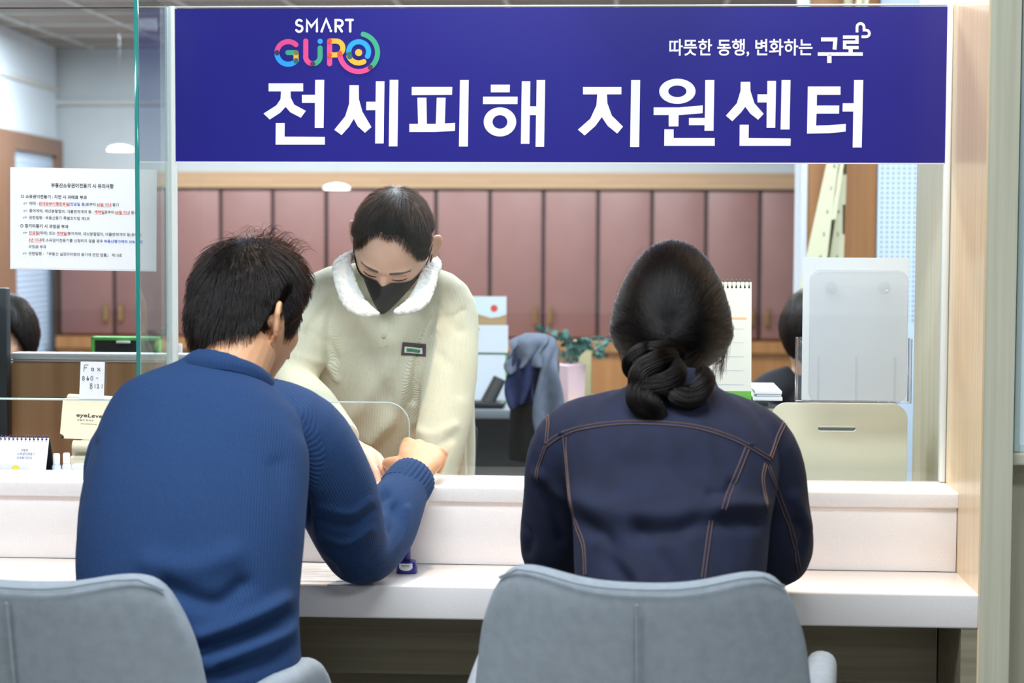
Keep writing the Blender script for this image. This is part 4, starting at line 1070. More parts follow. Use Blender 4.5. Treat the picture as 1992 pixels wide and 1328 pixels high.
def bvh_of(me): return BVHTree.FromPolygons([v.co[:] for v in me.vertices], [p.vertices[:] for p in me.polygons])
def cast(bv, u, v):
    u, v = float(u), float(v)
    d = ((u-996)/FPX*RGT-(v-664)/FPX*UPV+FWD).normalized(); h = bv.ray_cast(CAMP, d); return h[0], h[1]
def strip_on(mb, bv, pts, wd, lift, k=8):
    """flat raised strip following the cloth under a drawn line"""
    L_, R_, T_ = [], [], []
    pr = None; hits = []
    for u, v in (spl(pts, k) if len(pts) > 2 else np.linspace(pts[0], pts[1], k*2)):
        h, n_ = cast(bv, u, v)
        if h is not None and (pr is None or (h-pr).length < .06): hits.append((h, n_)); pr = h
    if len(hits) < 3: return
    rows = []
    for i, (h, n_) in enumerate(hits):
        t = (hits[min(i+1, len(hits)-1)][0]-hits[max(0, i-1)][0]).normalized(); s_ = t.cross(n_).normalized(); o = h+n_*lift
        rows.append([o-s_*wd-n_*lift*1.6, o-s_*wd*.7, o+s_*wd*.7, o+s_*wd-n_*lift*1.6])
    mb.sheet(rows)
def stitch_on(mb, bv, pts, off, rad=.00055, lift=.0022, k=14):
    hits = []; pr = None
    for u, v in (spl(pts, k) if len(pts) > 2 else np.linspace(pts[0], pts[1], k*2)):
        h, n_ = cast(bv, u, v)
        if h is not None and (pr is None or (h-pr).length < .06): hits.append((h, n_)); pr = h
    if len(hits) < 3: return
    P = []
    for i, (h, n_) in enumerate(hits):
        t = (hits[min(i+1, len(hits)-1)][0]-hits[max(0, i-1)][0]).normalized(); P.append(h+n_*lift+t.cross(n_).normalized()*off)
    mb.tube(P, rad, 5)

# ---- hair
def hair_amount(d, hl_az, hl_z, r, soft=.022):
    az = np.abs(np.arctan2(d[..., 0], d[..., 1])); z = d[..., 2]*r
    return np.clip((z-np.interp(az, hl_az, hl_z))/soft, 0, 1)
def curves_obj(name, P, rad, m, parent, world=True):
    """P: strands x points x 3 (world)"""
    P = np.asarray(P, dtype=np.float32); n, k = P.shape[:2]
    if parent:
        Mi = np.array(rootmat(parent).inverted()); P = P@Mi[:3, :3].T.astype(np.float32)+Mi[:3, 3].astype(np.float32)
    hc = bpy.data.hair_curves.new(name); hc.add_curves([k]*n)
    hc.attributes['position'].data.foreach_set('vector', P.ravel().astype(np.float32))
    ra = hc.attributes.get('radius') or hc.attributes.new('radius', 'FLOAT', 'POINT')
    tp = np.linspace(1, .35, k)
    ra.data.foreach_set('value', np.tile(tp*rad, n).astype(np.float32))
    hc.materials.append(MATS[m]); o = bpy.data.objects.new(name, hc); C.objects.link(o)
    if parent: o.parent = parent
    return o
def strands(M, off, amount, flow, n, K, length, seed, h0=.2, hr=(.75, 1.12), clump=.25, cap=None):
    rg = np.random.default_rng(seed); D = rg.normal(size=(n*4, 3)); D /= np.linalg.norm(D, axis=1)[:, None]
    D = D[amount(D) > .12][:n]; N = len(D); P = D*(head_r(D)+.001)[:, None]; out = [P.copy()]
    ln_ = length(D)*rg.uniform(.75, 1.1, N)
    if cap: ln_ = np.minimum(ln_, np.maximum(.004, D[:, 2]*head_r(D)-np.interp(np.abs(np.arctan2(D[:, 0], D[:, 1])), cap[0], cap[1]))*1.15+cap[2]*rg.uniform(.4, 1.2, N))
    hs = rg.uniform(hr[0], hr[1], N); jit = rg.normal(size=(N, 3))*.10
    cl = np.array([noise.noise_vector(V(x*3.2))[:] for x in D])*clump; root = D.copy()
    for k in range(1, K+1):
        d = P/np.linalg.norm(P, axis=1)[:, None]; f = flow(P, d, root, k)+jit+cl
        t = f-d*np.sum(f*d, 1)[:, None]; t /= np.linalg.norm(t, axis=1)[:, None]+1e-6
        P = P+t*(ln_/K)[:, None]; d = P/np.linalg.norm(P, axis=1)[:, None]
        P = d*(head_r(d)+np.maximum(off(d), .004)*(h0+(1-h0)*(k/K)**.6)*hs)[:, None]; out.append(P.copy())
    W = np.stack(out, 1); A = np.array(M); return W@A[:3, :3].T+A[:3, 3]
def hair_shell(M, off, k=.72, nu=96, nv=72, rough=.0015):
    D = sphere_dirs(nu, nv); r = head_r(D); o = off(D); rr = np.where(o > 0, r+o*k-.003, r-.004)
    for j in range(nv):
        for i in range(nu):
            d = D[j, i]; rr[j, i] += rough*noise.noise((d[0]*9, d[1]*9, d[2]*4))*(o[j, i] > .004)
    mb = MB(); sphere_surface(mb, D, rr, M); return mb

def legs(mbs, mbb, hips, knees, ankles, toe, r=(.085, .062, .045)):
    """trousers into mbs, shoes into mbb"""
    for h, k, a in zip(hips, knees, ankles):
        limb(mbs, [(V(h), r[0]+.01, r[0]), (V(h).lerp(V(k), .5), r[0]*.95, r[0]*.92), (V(k), r[1]+.006, r[1]+.006), (V(k).lerp(V(a), .45), r[1]*.95, r[1]*.95), (V(a), r[2]+.008, r[2]+.008)], (1, 0, 0), 16)
        t = V(toe)
        rows = []
        for q, hw_, hh in ((-.07, .030, .035), (-.03, .036, .042), (.05, .042, .035), (.13, .044, .026), (.18, .034, .018), (.195, .015, .009)):
            c_ = V((a[0], a[1], 0))+t*q; sx_ = V((t.y, -t.x, 0))
            rows.append([c_+sx_*hw_*math.cos(x)+V((0, 0, max(.002, hh+hh*math.sin(x)))) for x in np.linspace(0, 6.283, 18, endpoint=False)])
        mbb.rings(rows)

def person(label, base, skin, body_mb, vox=.0026):
    me = remesh(body_mb, vox, 3, .45)
    me.transform(Matrix.Translation(-V(base)))
    o = link('person', me, skin, None, False); o.location = V(base); o.matrix_basis = Matrix.Translation(V(base))
    o.color = (1, .8, .7, 1)
    return tag(o, label, 'person')
# =========================================================== man in the blue sweater (seated, seen from behind)
Hm = head_frame((.238, -.462, 1.196), (.53, .72, -.36), (.11, .30, 1))
torso = [(V((.195, -.70, .50)), .178, .135), (V((.20, -.715, .62)), .178, .13), (V((.192, -.705, .75)), .178, .122), (V((.188, -.665, .88)), .186, .118),
         (V((.192, -.60, 1.0)), .178, .11), (V((.205, -.565, 1.06)), .150, .095), (V((.215, -.545, 1.105)), .082, .070), (V((.22, -.535, 1.125)), .062, .060)]
Sr, Er, Wr = V((.338, -.505, 1.005)), V((.412, -.372, .782)), V((.490, -.178, .888))
Sl, El, Wl = V((.066, -.575, .99)), V((.030, -.51, .785)), V((.10, -.25, .772))
armr = [(V((.235, -.535, 1.055)), .060, .058), (Sr, .072, .072), (Sr.lerp(Er, .5)+V((.012, -.015, 0)), .072, .074), (Er+V((.004, -.012, .004)), .060, .060), (Er.lerp(Wr, .25)+V((.012, .01, -.01)), .060, .058), (Er.lerp(Wr, .6)+V((.006, 0, -.006)), .054, .053), (Wr-(Wr-Er).normalized()*.03, .043, .043)]
arml = [(V((.18, -.555, 1.055)), .060, .058), (Sl, .064, .064), (Sl.lerp(El, .5)+V((-.006, -.005, 0)), .064, .064), (El, .056, .056), (El.lerp(Wl, .5), .05, .05), (Wl-(Wl-El).normalized()*.03, .04, .04)]
b = MB()
D = sphere_dirs(96, 80); sphere_surface(b, D, head_r(D), Hm)
ear(b, Hm, 1, .72); ear(b, Hm, -1, .5)
neckp = [V((.215, -.58, 1.05)), V((.222, -.545, 1.10)), V((.236, -.515, 1.14)), Hm @ V((0, -.03, -.03))]
b.tube(neckp, [.066, .063, .060, .058], 24)
limb(b, torso, (1, 0, 0), 24, .82); 
for a_ in (armr, arml): limb(b, a_, (0, 1, 0), 16, .66)
b.tube([Er, Wr-(Wr-Er).normalized()*.05, Wr+V((0, .01, .005))], [.036, .029, .026], 16); b.tube([El, Wl, Wl+V((.03, .04, 0))], [.036, .029, .026], 16)
hand(b, Wr+V((.004, .006, .006)), (.06, .80, .36), (-.25, .35, -.85), 1, ((.8, 1.2, .6), (1.0, 1.3, .7), (1.0, 1.3, .7), (.55, .9, .5)), 1.10, .20, .8)
hand(b, Wl+V((.02, .03, -.018)), (.55, .80, -.02), (0, 0, -1), -1, ((.15, .2, .1),)*4, 1.0, .12, .2)
tr_, sh_ = MB(), MB()
hips = [(.105, -.70, .53), (.27, -.70, .53)]; knees = [(.10, -.29, .495), (.25, -.29, .495)]; ank = [(.09, -.35, .10), (.26, -.35, .10)]
legs(b, sh_, hips, knees, ank, (0, 1, 0), (.066, .05, .038)); sh_ = MB()
legs(tr_, sh_, hips, knees, ank, (0, 1, 0), (.074, .058, .05))
limb(tr_, [(V((.195, -.70, .47)), .17, .14), (V((.195, -.70, .56)), .172, .135), (V((.195, -.70, .66)), .165, .125)], (1, 0, 0))
man = person('seated man in a blue knit sweater leaning an elbow on the counter', (.195, -.70, .0), 'skin', b)
part('shoes', MB().mesh(remesh(sh_, .005, 3)), 'shoe_black', man)
link('trousers', remesh(tr_, .006, 6), 'trouser_dark', man)
sw = MB()
limb(sw, torso, (1, 0, 0), 40); limb(sw, armr, (0, 1, 0), 28); limb(sw, arml, (0, 1, 0), 28)
limb(sw, [(V((.20, -.70, .50)), .180, .137), (V((.20, -.71, .56)), .190, .142), (V((.20, -.715, .62)), .184, .134)], (1, 0, 0), 40)
me = remesh(sw, .0045, 14, .5)
folds(me, [  # (picture line, depth, half width, height)
    ([(560, 1000), (600, 1080), (640, 1110)], -.42, .016, -0.0180), ([(575, 880), (585, 980), (575, 1080)], -.52, .014, -0.0210), ([(640, 1015), (690, 1035), (735, 1010)], -.37, .007, 0.0090),
    ([(640, 985), (700, 1000), (740, 975)], -.37, .007, -0.0105), ([(650, 960), (705, 975), (735, 955)], -.37, .007, 0.0075), ([(740, 1060), (770, 1020), (770, 985)], -.30, .007, -0.0075), ([(765, 1065), (795, 1030), (795, 985)], -.28, .006, 0.0060),
    ([(400, 1230), (460, 1210), (540, 1180)], -.80, .012, 0.0135), ([(400, 1255), (470, 1240), (550, 1215)], -.80, .011, -0.0150), ([(330, 1140), (420, 1170), (470, 1140)], -.80, .015, -0.0120),
    ([(420, 1285), (500, 1255), (560, 1240)], -.80, .012, 0.0120), ([(300, 1090), (380, 1100), (450, 1080)], -.78, .02, 0.0090), ([(440, 1300), (520, 1285), (560, 1275)], -.8, .012, -0.0120),
    ([(190, 860), (180, 960), (160, 1060)], -.62, .012, -0.0090), ([(600, 800), (625, 870), (620, 940)], -.5, .02, 0.0075)], amp_noise=.0025, nscale=8)
rib_attr(me, [(torso, (1, 0, 0), 1.0), (armr[1:], (0, 1, 0), 1.15), (arml[1:], (0, 1, 0), 1.15)])
sweater = link('sweater', me, 'sweater_blue', man, ang=80)
# ribbed neckband, cuff and their ribs
cr = MB(); nb = []
for z, k in ((-.022, 1.16), (-.012, 1.17), (-.002, 1.10), (.002, 1.03), (-.004, .97)):
    nb.append([V((.219+.070*k*math.cos(a), -.545+.066*k*math.sin(a)+.0, 1.112+z+.020*math.cos(a-.6)*-.4-.028*math.sin(a))) for a in np.linspace(0, 6.283, 64, endpoint=False)])
cr.rings(nb, False)
me = cr.tomesh(); at_ = me.attributes.new('rib', 'FLOAT_VECTOR', 'POINT'); at_.data.foreach_set('vector', [c_ for v in me.vertices for c_ in (math.atan2(v.co.y+.545, v.co.x-.219)*.068, v.co.z, 0)])
link('neckband', me, 'sweater_blue', sweater)
def cuff(E_, W_, r0, nm='cuff'):
    d = (W_-E_).normalized(); u = (V((0, 1, 0))-d*d.y).normalized(); v = d.cross(u); rows = []; at2 = []
    for t, r in ((-.055, r0*.99), (-.052, r0*1.06), (-.035, r0*1.07), (-.015, r0*1.04), (.0, r0*1.0), (.003, r0*.95), (-.004, r0*.88)):
        n = 120
        rows.append([W_+d*t+(u*math.cos(a)+v*math.sin(a))*(r+.0009*math.sin(a*30)) for a in np.linspace(0, 6.283, n, endpoint=False)])
        at2 += [(math.atan2(math.sin(a), math.cos(a))*r0*.0, t, 0) for a in np.linspace(0, 6.283, n, endpoint=False)]
    mb = MB().rings(rows, False); me = mb.tomesh(); a_ = me.attributes.new('rib', 'FLOAT_VECTOR', 'POINT'); a_.data.foreach_set('vector', [c_ for q in at2 for c_ in q])
    return link(nm, me, 'sweater_blue', sweater)
cuff(Er, Wr+(Wr-Er).normalized()*.004, .043); cuff(El, Wl, .040)
# hair: thick on top, cut over the ear, squared at the nape
AZ = [0, .5, .85, 1.15, 1.35, 1.55, 1.75, 2.1, 2.6, 3.15]; ZZ = [.050, .048, .036, .000, -.022, .022, .016, -.070, -.122, -.128]
am = lambda d: hair_amount(d, AZ, ZZ, head_r(d), .024)
def offm(d):
    az = np.abs(np.arctan2(d[..., 0], d[..., 1]))
    return am(d)*(.019+.020*np.clip(d[..., 2], 0, 1)+.006*np.clip(1-az/1.2, 0, 1)+.002*np.clip(-d[..., 2]*1.5, 0, 1)+.005*np.clip(-d[..., 1], 0, 1)*np.clip(d[..., 2]+.4, 0, 1)+.007*np.clip(-d[..., 1]*1.3, 0, 1)*np.clip((-d[..., 2]-.15)/.5, 0, 1)+.020*np.exp(-((np.arctan2(d[..., 0], d[..., 1])-2.55)/.5)**2)*np.clip((-d[..., 2]-.25)/.5, 0, 1))
hair = part('hair', hair_shell(Hm, offm, .60, rough=.002), 'hair_black', man, fix=True)
wh = np.array([.10, -.42, .90])
def flowm(P, d, root, k):
    rad_ = d-wh; rad_ /= np.linalg.norm(rad_, axis=1)[:, None]+1e-6
    g = np.array([0, .10, -.9]); front = np.clip(root[:, 1:2]+.1, 0, 1)*np.array([.25, .6, .1])
    return rad_*1.1+g*np.clip(1-root[:, 2:3]*.9, .2, 1)+front
P = strands(Hm, offm, am, flowm, 9000, 8, lambda d: .034+.030*np.clip(d[:, 2]+.2, 0, 1), 11, .35, (.80, 1.16), .42, (AZ, ZZ, .020))
curves_obj('strands', P, .00042, 'hair_strand', hair)
# a few loose wisps standing off the crown
rg = np.random.default_rng(4); fw = []
for k in range(130):
    az = rg.uniform(-.9, .9); a0 = rg.uniform(-.7, .7); d = np.array([math.sin(a0)*.55+.1, -.25+.5*rg.random(), .85]); d /= np.linalg.norm(d); r0 = head_r(d[None])[0]+offm(d[None])[0]*.8
    t = np.array([math.copysign(1, a0+.1)*rg.uniform(.3, .9), rg.uniform(-.4, .4), .35]); Lw = rg.uniform(.02, .042); q = d*r0; row = []
    for j in range(9):
        s_ = j/8; row.append(q+t*Lw*s_+np.array([0, 0, .012*math.sin(s_*2.6)])+np.array([math.copysign(1, t[0])*.012*s_*s_, 0, -.012*s_*s_]))
    fw.append(row)
fw = np.array(fw); A = np.array(Hm); curves_obj('loose_wisps', fw@A[:3, :3].T+A[:3, 3], .00028, 'hair_strand', hair)

# =========================================================== woman in the denim jacket (seated, seen from behind)
Hw = head_frame((.962, -.468, 1.195), (-.03, .92, -.30), (0.02, .2, 1))
torsw = [(V((.955, -.70, .50)), .165, .13), (V((.955, -.70, .62)), .158, .122), (V((.958, -.69, .75)), .150, .108), (V((.960, -.645, .87)), .158, .105),
         (V((.960, -.585, .985)), .176, .10), (V((.961, -.56, 1.045)), .150, .082), (V((.962, -.545, 1.085)), .085, .066), (V((.962, -.54, 1.105)), .060, .056)]
S1, E1, W1 = V((.792, -.55, .998)), V((.763, -.44, .790)), V((.87, -.22, .772))
S2, E2, W2_ = V((1.112, -.55, .990)), V((1.146, -.44, .798)), V((1.03, -.22, .772))
a1 = [(V((.93, -.55, 1.045)), .050, .050), (V((.86, -.557, 1.035)), .048, .052), (S1, .053, .058), (S1.lerp(E1, .5)+V((-.006, -.01, 0)), .052, .058), (E1, .049, .052), (E1.lerp(W1, .45), .044, .046), (W1, .035, .036)]
a2 = [(V((.99, -.55, 1.045)), .050, .050), (V((1.06, -.557, 1.03)), .048, .052), (S2, .053, .058), (S2.lerp(E2, .5)+V((.008, -.01, 0)), .054, .058), (E2+V((.002, 0, 0)), .053, .054), (E2.lerp(W2_, .45), .045, .046), (W2_, .035, .036)]
b = MB(); sphere_surface(b, D, head_r(D)*.97, Hw); ear(b, Hw, 1, .02, .012); ear(b, Hw, -1, .02, .012)
b.tube([V((.962, -.56, 1.04)), V((.962, -.54, 1.09)), V((.962, -.515, 1.13)), Hw @ V((0, -.01, -.04))], [.056, .052, .048, .046], 24)
limb(b, torsw, (1, 0, 0), 24, .82)
for a_ in (a1, a2): limb(b, a_, (0, 1, 0), 16, .68)
for W_, E_, s_ in ((W1, E1, -1), (W2_, E2, 1)):
    d = (W_-E_).normalized(); b.tube([E_, W_, W_+d*.03], [.032, .026, .024], 14)
    hand(b, W_+d*.028+V((0, 0, -.012)), (d.x, d.y, -.12), (0, .1, -1), s_, ((.3, .4, .2),)*4, .92, .08, .3)
tr_, sh_ = MB(), MB(); hips = [(.875, -.70, .53), (1.035, -.70, .53)]; knees = [(.87, -.27, .545), (1.04, -.27, .545)]; ank = [(.88, -.33, .10), (1.03, -.33, .10)]
legs(b, MB(), hips, knees, ank, (0, 1, 0), (.064, .048, .036)); legs(tr_, sh_, hips, knees, ank, (0, 1, 0), (.08, .06, .048))
limb(tr_, [(V((.955, -.70, .47)), .165, .138), (V((.955, -.70, .56)), .165, .132), (V((.955, -.70, .64)), .155, .12)], (1, 0, 0))
woman = person('seated woman in a dark denim jacket with dark hair in a low bun', (.955, -.70, 0), 'skin', b, .0032)
link('shoes', remesh(sh_, .005, 3), 'shoe_black', woman); link('trousers', remesh(tr_, .006, 6), 'trouser_dark', woman)
jb = MB(); limb(jb, torsw, (1, 0, 0), 40); limb(jb, a1, (0, 1, 0), 28); limb(jb, a2, (0, 1, 0), 28)
me = remesh(jb, .0042, 10, .5)
z3 = lambda x, y: (980+x/3.018, 720+y/3.018)
folds(me, [([z3(200, 640), z3(300, 740), z3(420, 820)], -.62, .012, 0.0096), ([z3(430, 880), z3(560, 950), z3(640, 1060), z3(720, 1180)], -.70, .016, -0.0144), ([z3(400, 780), z3(700, 830), z3(1000, 830), z3(1250, 800)], -.70, .022, 0.0128),
    ([z3(800, 900), z3(1000, 900), z3(1180, 850), z3(1500, 870)], -.68, .014, -0.0160), ([z3(1180, 830), z3(1350, 770), z3(1500, 800)], -.66, .014, 0.0112), ([z3(1200, 690), z3(1290, 690), z3(1330, 640)], -.64, .008, -0.0080),
    ([z3(800, 910), z3(900, 1050), z3(1000, 1180)], -.70, .018, -0.0096), ([z3(560, 1000), z3(750, 1150), z3(800, 1220)], -.72, .012, 0.0080), ([z3(240, 680), z3(290, 830), z3(340, 1000)], -.56, .014, -0.0085), ([z3(1560, 860), z3(1500, 960), z3(1450, 1100)], -.58, .014, -0.0085),
    ([z3(100, 900), z3(150, 980), z3(130, 1080)], -.52, .010, -0.0080), ([z3(1700, 880), z3(1770, 960), z3(1740, 1060)], -.52, .010, -0.0080), ([z3(1690, 720), z3(1760, 860), z3(1800, 930)], -.52, .012, 0.0080),
    ([z3(700, 430), z3(950, 450), z3(1150, 430)], -.66, .03, 0.0048), ([z3(720, 540), z3(950, 530), z3(1100, 560)], -.66, .02, -0.0048)], amp_noise=.0022, nscale=9)
jbv = bvh_of(me)
jacket = link('denim_jacket', me, 'denim', woman, ang=80)
yoke = [z3(*p) for p in ((245, 440), (350, 372), (500, 332), (700, 309), (900, 311), (1100, 329), (1250, 366), (1400, 426), (1562, 520))]
sl_ = [z3(*p) for p in ((240, 228), (262, 300), (250, 430))]; sr_ = [z3(*p) for p in ((1652, 300), (1605, 400), (1565, 512))]
lines = [(yoke, .0052), (sl_, .004), (sr_, .0045), ([z3(*p) for p in ((358, 390), (376, 600), (392, 760), (432, 920), (470, 1030), (480, 1200))], .0045),
         ([z3(*p) for p in ((1428, 458), (1380, 580), (1330, 700), (1290, 815))], .0055), ([z3(*p) for p in ((1215, 880), (1195, 1030), (1170, 1220))], .0045),
         ([z3(*p) for p in ((1535, 548), (1520, 650), (1552, 830))], .004), ([z3(*p) for p in ((1552, 560), (1620, 750), (1690, 950), (1735, 1180))], .005), ([z3(*p) for p in ((246, 446), (205, 560), (190, 640))], .0035)]
for pts, wd in lines:
    mb = MB(); strip_on(mb, jbv, pts, wd, .0012)
    if len(mb.bm.verts) < 4: continue
    sm_ = part('seam', mb, 'denim_seam', jacket, fix=False)
    for s_ in (-1, 1):
        q = MB(); stitch_on(q, jbv, pts, s_*wd*.62, .0006, .0016)
        if len(q.bm.verts): part('stitching', q, 'thread_tan', jacket)
for u, v in (z3(345, 368), z3(1445, 432)):
    h, n_ = cast(jbv, u, v)
    if h: part('bartack', MB().box((h.x-.007, h.y-.003, h.z-.002), (h.x+.007, h.y+.001, h.z+.002), .001), 'denim_seam', jacket)
cl_ = MB(); rows = []
for z, k in ((-.034, 1.34), (-.022, 1.28), (-.004, 1.14), (.010, 1.05), (.013, 1.0), (.008, .95), (-.02, .96)):
    rows.append([V((.962+.066*k*math.cos(a), -.540+.060*k*math.sin(a), 1.098+z-.020*math.sin(a)-.01*math.sin(a)**2*(math.sin(a) > 0))) for a in np.linspace(0, 6.283, 48, endpoint=False)])
part('collar', cl_.rings(rows, False), 'denim', jacket)
# hair drawn back into a low knotted bun
AZw = [0, .5, .9, 1.2, 1.6, 2.2, 3.15]; ZZw = [.062, .055, .010, -.06, -.075, -.115, -.125]
amw = lambda d: hair_amount(d, AZw, ZZw, head_r(d), .03)
def offw(d):
    az = np.abs(np.arctan2(d[..., 0], d[..., 1]))
    return amw(d)*(.014+.009*np.clip(d[..., 2], 0, 1)+.015*np.exp(-((az-1.5)/.6)**2)*np.clip(1-np.abs(d[..., 2]+.15)/.9, 0, 1)+.014*np.clip(-d[..., 1]*1.3, 0, 1)*np.clip((-d[..., 2]-.2)/.5, 0, 1))
hairw = part('hair', hair_shell(Hw, offw, .85, rough=.002), 'hair_black', woman)
Tie = np.array([-.012, -.118, -.058])
def floww(P, d, root, k): t = Tie-P; return t/(np.linalg.norm(t, axis=1)[:, None]+1e-6)+np.array([0, 0, -.25])*np.clip(1-k/8, 0, 1)
def lenw(d): return np.clip(np.linalg.norm(d*head_r(d)[:, None]-Tie, axis=1)*1.12, .02, .24)
P = strands(Hw, offw, amw, floww, 9000, 14, lenw, 21, .75, (.86, 1.08), .16)
curves_obj('strands', P, .00042, 'hair_strand', hairw)
def lock(pts, r, n, seed, twist=2.0, nm='lock', taper=True):
    """a thick rope of hair: dark core with strands wound round it"""
    Q = spl([list(p) for p in pts], 8); m_ = len(Q); rr = [r*(1 if not taper else (.55+.45*math.sin(math.pi*min(1, .15+.8*i/(m_-1))))) for i in range(m_)]
    ob_ = part(nm, MB().tube([V(p) for p in Q], [x*.82 for x in rr], 14), 'hair_black', hairw)
    fr_ = tube_rings([V(p) for p in Q], rr, 4); rg = np.random.default_rng(seed); out = []
    for _ in range(n):
        a0 = rg.uniform(0, 6.283); q = rg.uniform(.78, 1.28); w_ = twist*rg.uniform(.8, 1.2)
        out.append([list(V(Q[i])+((fr_[i][0]-V(Q[i]))*math.cos(a0+w_*i/m_)+(fr_[i][1]-V(Q[i]))*math.sin(a0+w_*i/m_))*q) for i in range(m_)])
    curves_obj('strands', out, .0004, 'hair_strand', ob_)
b3 = lambda u, v, y: at(1140+u/3.319, 440+v/3.319, y)
lock([b3(470, 770, -.575), b3(370, 800, -.60), b3(290, 870, -.605), b3(310, 940, -.60), b3(420, 905, -.615), b3(520, 860, -.60)], .0115, 330, 1)
lock([b3(560, 840, -.60), b3(470, 870, -.625), b3(360, 950, -.635), b3(370, 1040, -.64), b3(500, 1020, -.645), b3(590, 950, -.63), b3(560, 870, -.61)], .016, 420, 2)
lock([b3(500, 900, -.61), b3(380, 1000, -.63), b3(335, 1090, -.645), b3(370, 1160, -.65), b3(450, 1190, -.65), b3(500, 1160, -.648)], .0165, 420, 3)
lock([b3(520, 980, -.625), b3(580, 1085, -.645), b3(670, 1100, -.65), b3(740, 1050, -.645), b3(775, 980, -.63), b3(740, 930, -.61)], .0145, 420, 4)
lock([b3(440, 1060, -.64), b3(430, 1140, -.655), b3(460, 1230, -.655)], .015, 300, 5)
lock([b3(620, 830, -.575), b3(560, 800, -.59), b3(480, 790, -.60), b3(400, 800, -.60), b3(330, 850, -.595)], .011, 220, 6)
lock([b3(690, 770, -.535), b3(665, 850, -.555), b3(610, 930, -.575), b3(560, 970, -.59)], .020, 260, 9, nm='nape_lock')
# loose locks at the right cheek and a few at the left
rg = np.random.default_rng(8); lo = []
for k in range(150):
    x0 = rg.uniform(870, 905); a = at(1140+x0/3.319, 440+rg.uniform(560, 640)/3.319, -.46+rg.uniform(-.02, .02)); e = at(1140+(x0+rg.uniform(-90, 10))/3.319, 440+rg.uniform(820, 1010)/3.319, -.46+rg.uniform(-.03, .02))
    mid = a.lerp(e, .5)+V((rg.uniform(-.004, .010), 0, 0)); lo.append([list(p) for p in spl([a, mid, e], 5)])
for k in range(30):
    x0 = rg.uniform(190, 240); a = at(1140+x0/3.319, 440+rg.uniform(640, 720)/3.319, -.47); e = at(1140+(x0+rg.uniform(20, 60))/3.319, 440+rg.uniform(860, 930)/3.319, -.50); mid = a.lerp(e, .5)+V((-.004, 0, 0)); lo.append([list(p) for p in spl([a, mid, e], 5)])
curves_obj('loose_wisps', lo, .00038, 'hair_strand', hairw)
# =========================================================== clerk behind the glass, bending forward
Hc = head_frame((.393, .285, 1.325), (-.12, -.60, -.79), (.11, -.80, .59))
tor = [(V((.36, .775, .76)), .168, .118), (V((.36, .75, .86)), .172, .122), (V((.362, .68, .97)), .172, .122), (V((.368, .58, 1.07)), .176, .118), (V((.376, .475, 1.155)), .180, .108),
       (V((.384, .41, 1.205)), .150, .088), (V((.390, .37, 1.245)), .085, .070), (V((.392, .355, 1.262)), .066, .062)]
SL, EL, WL = V((.492, .405, 1.195)), V((.507, .305, .995)), V((.484, .205, .815))        # his left (right in the photo)
SR, ER, WR = V((.232, .405, 1.205)), V((.178, .285, 1.030)), at(664, 858, .035)
al = [(V((.40, .39, 1.225)), .058, .058), (SL, .062, .062), (SL.lerp(EL, .5)+V((.008, 0, 0)), .060, .062), (EL, .056, .058), (EL.lerp(WL, .5)+V((.002, 0, 0)), .052, .053), (WL, .044, .044)]
ar_ = [(V((.37, .39, 1.225)), .058, .058), (SR, .062, .062), (SR.lerp(ER, .5)+V((-.008, 0, 0)), .058, .062), (ER, .055, .056), (ER.lerp(WR, .5), .048, .050), (WR, .040, .040)]
b = MB(); D = sphere_dirs(128, 110); sphere_surface(b, D, head_r(D), Hc); ear(b, Hc, 1, .55); ear(b, Hc, -1, .55)
b.tube([V((.39, .40, 1.21)), V((.392, .36, 1.26)), Hc @ V((0, -.045, -.055)), Hc @ V((0, -.02, -.02))], [.062, .060, .058, .055], 24)
limb(b, tor, (1, 0, 0), 24, .82)
for a_ in (al, ar_): limb(b, a_, (0, 1, 0), 16, .68)
b.tube([EL, WL, WL+V((0, -.01, -.03))], [.034, .028, .026], 14)
tipR = at(724, 926, -.085); dR = (tipR-WR).normalized()
b.tube([ER, WR, WR+dR*.02], [.034, .028, .027], 14)
hand(b, WR+dR*.018, dR+V((0, 0, .12)), (-.25, .35, -.8), 1, ((.30, .45, .2), (.30, .40, .2), (.28, .40, .2), (.25, .4, .2)), .98, .05, .4)
hand(b, WL+V((0, -.012, -.032)), (-.05, -.92, -.25), (0, -.2, -1), -1, ((.2, .3, .2),)*4, .98, .15, .2)
tr_, sh_ = MB(), MB(); hips = [(.28, .79, .88), (.44, .79, .88)]; knees = [(.28, .77, .48), (.45, .77, .48)]; ank = [(.28, .82, .09), (.45, .82, .09)]
legs(b, MB(), hips, knees, ank, (0, -1, 0), (.066, .05, .038)); legs(tr_, sh_, hips, knees, ank, (0, -1, 0), (.085, .066, .055))
limb(tr_, [(V((.36, .785, .80)), .166, .118), (V((.36, .78, .88)), .168, .118), (V((.36, .76, .93)), .16, .112)], (1, 0, 0))
clerk = person('clerk in cream pullover and black face mask bending over the counter', (.36, .80, 0), 'skin_pale', b, .0024)
link('shoes', remesh(sh_, .005, 3), 'shoe_black', clerk); link('trousers', remesh(tr_, .006, 6), 'trouser_dark', clerk)
bm2 = clerk.data.copy(); bm2.transform(Matrix.Translation(clerk.location)); fbv = bvh_of(bm2); bpy.data.meshes.remove(bm2)
sb = MB(); limb(sb, tor, (1, 0, 0), 40); limb(sb, al, (0, 1, 0), 28); limb(sb, ar_, (0, 1, 0), 28)
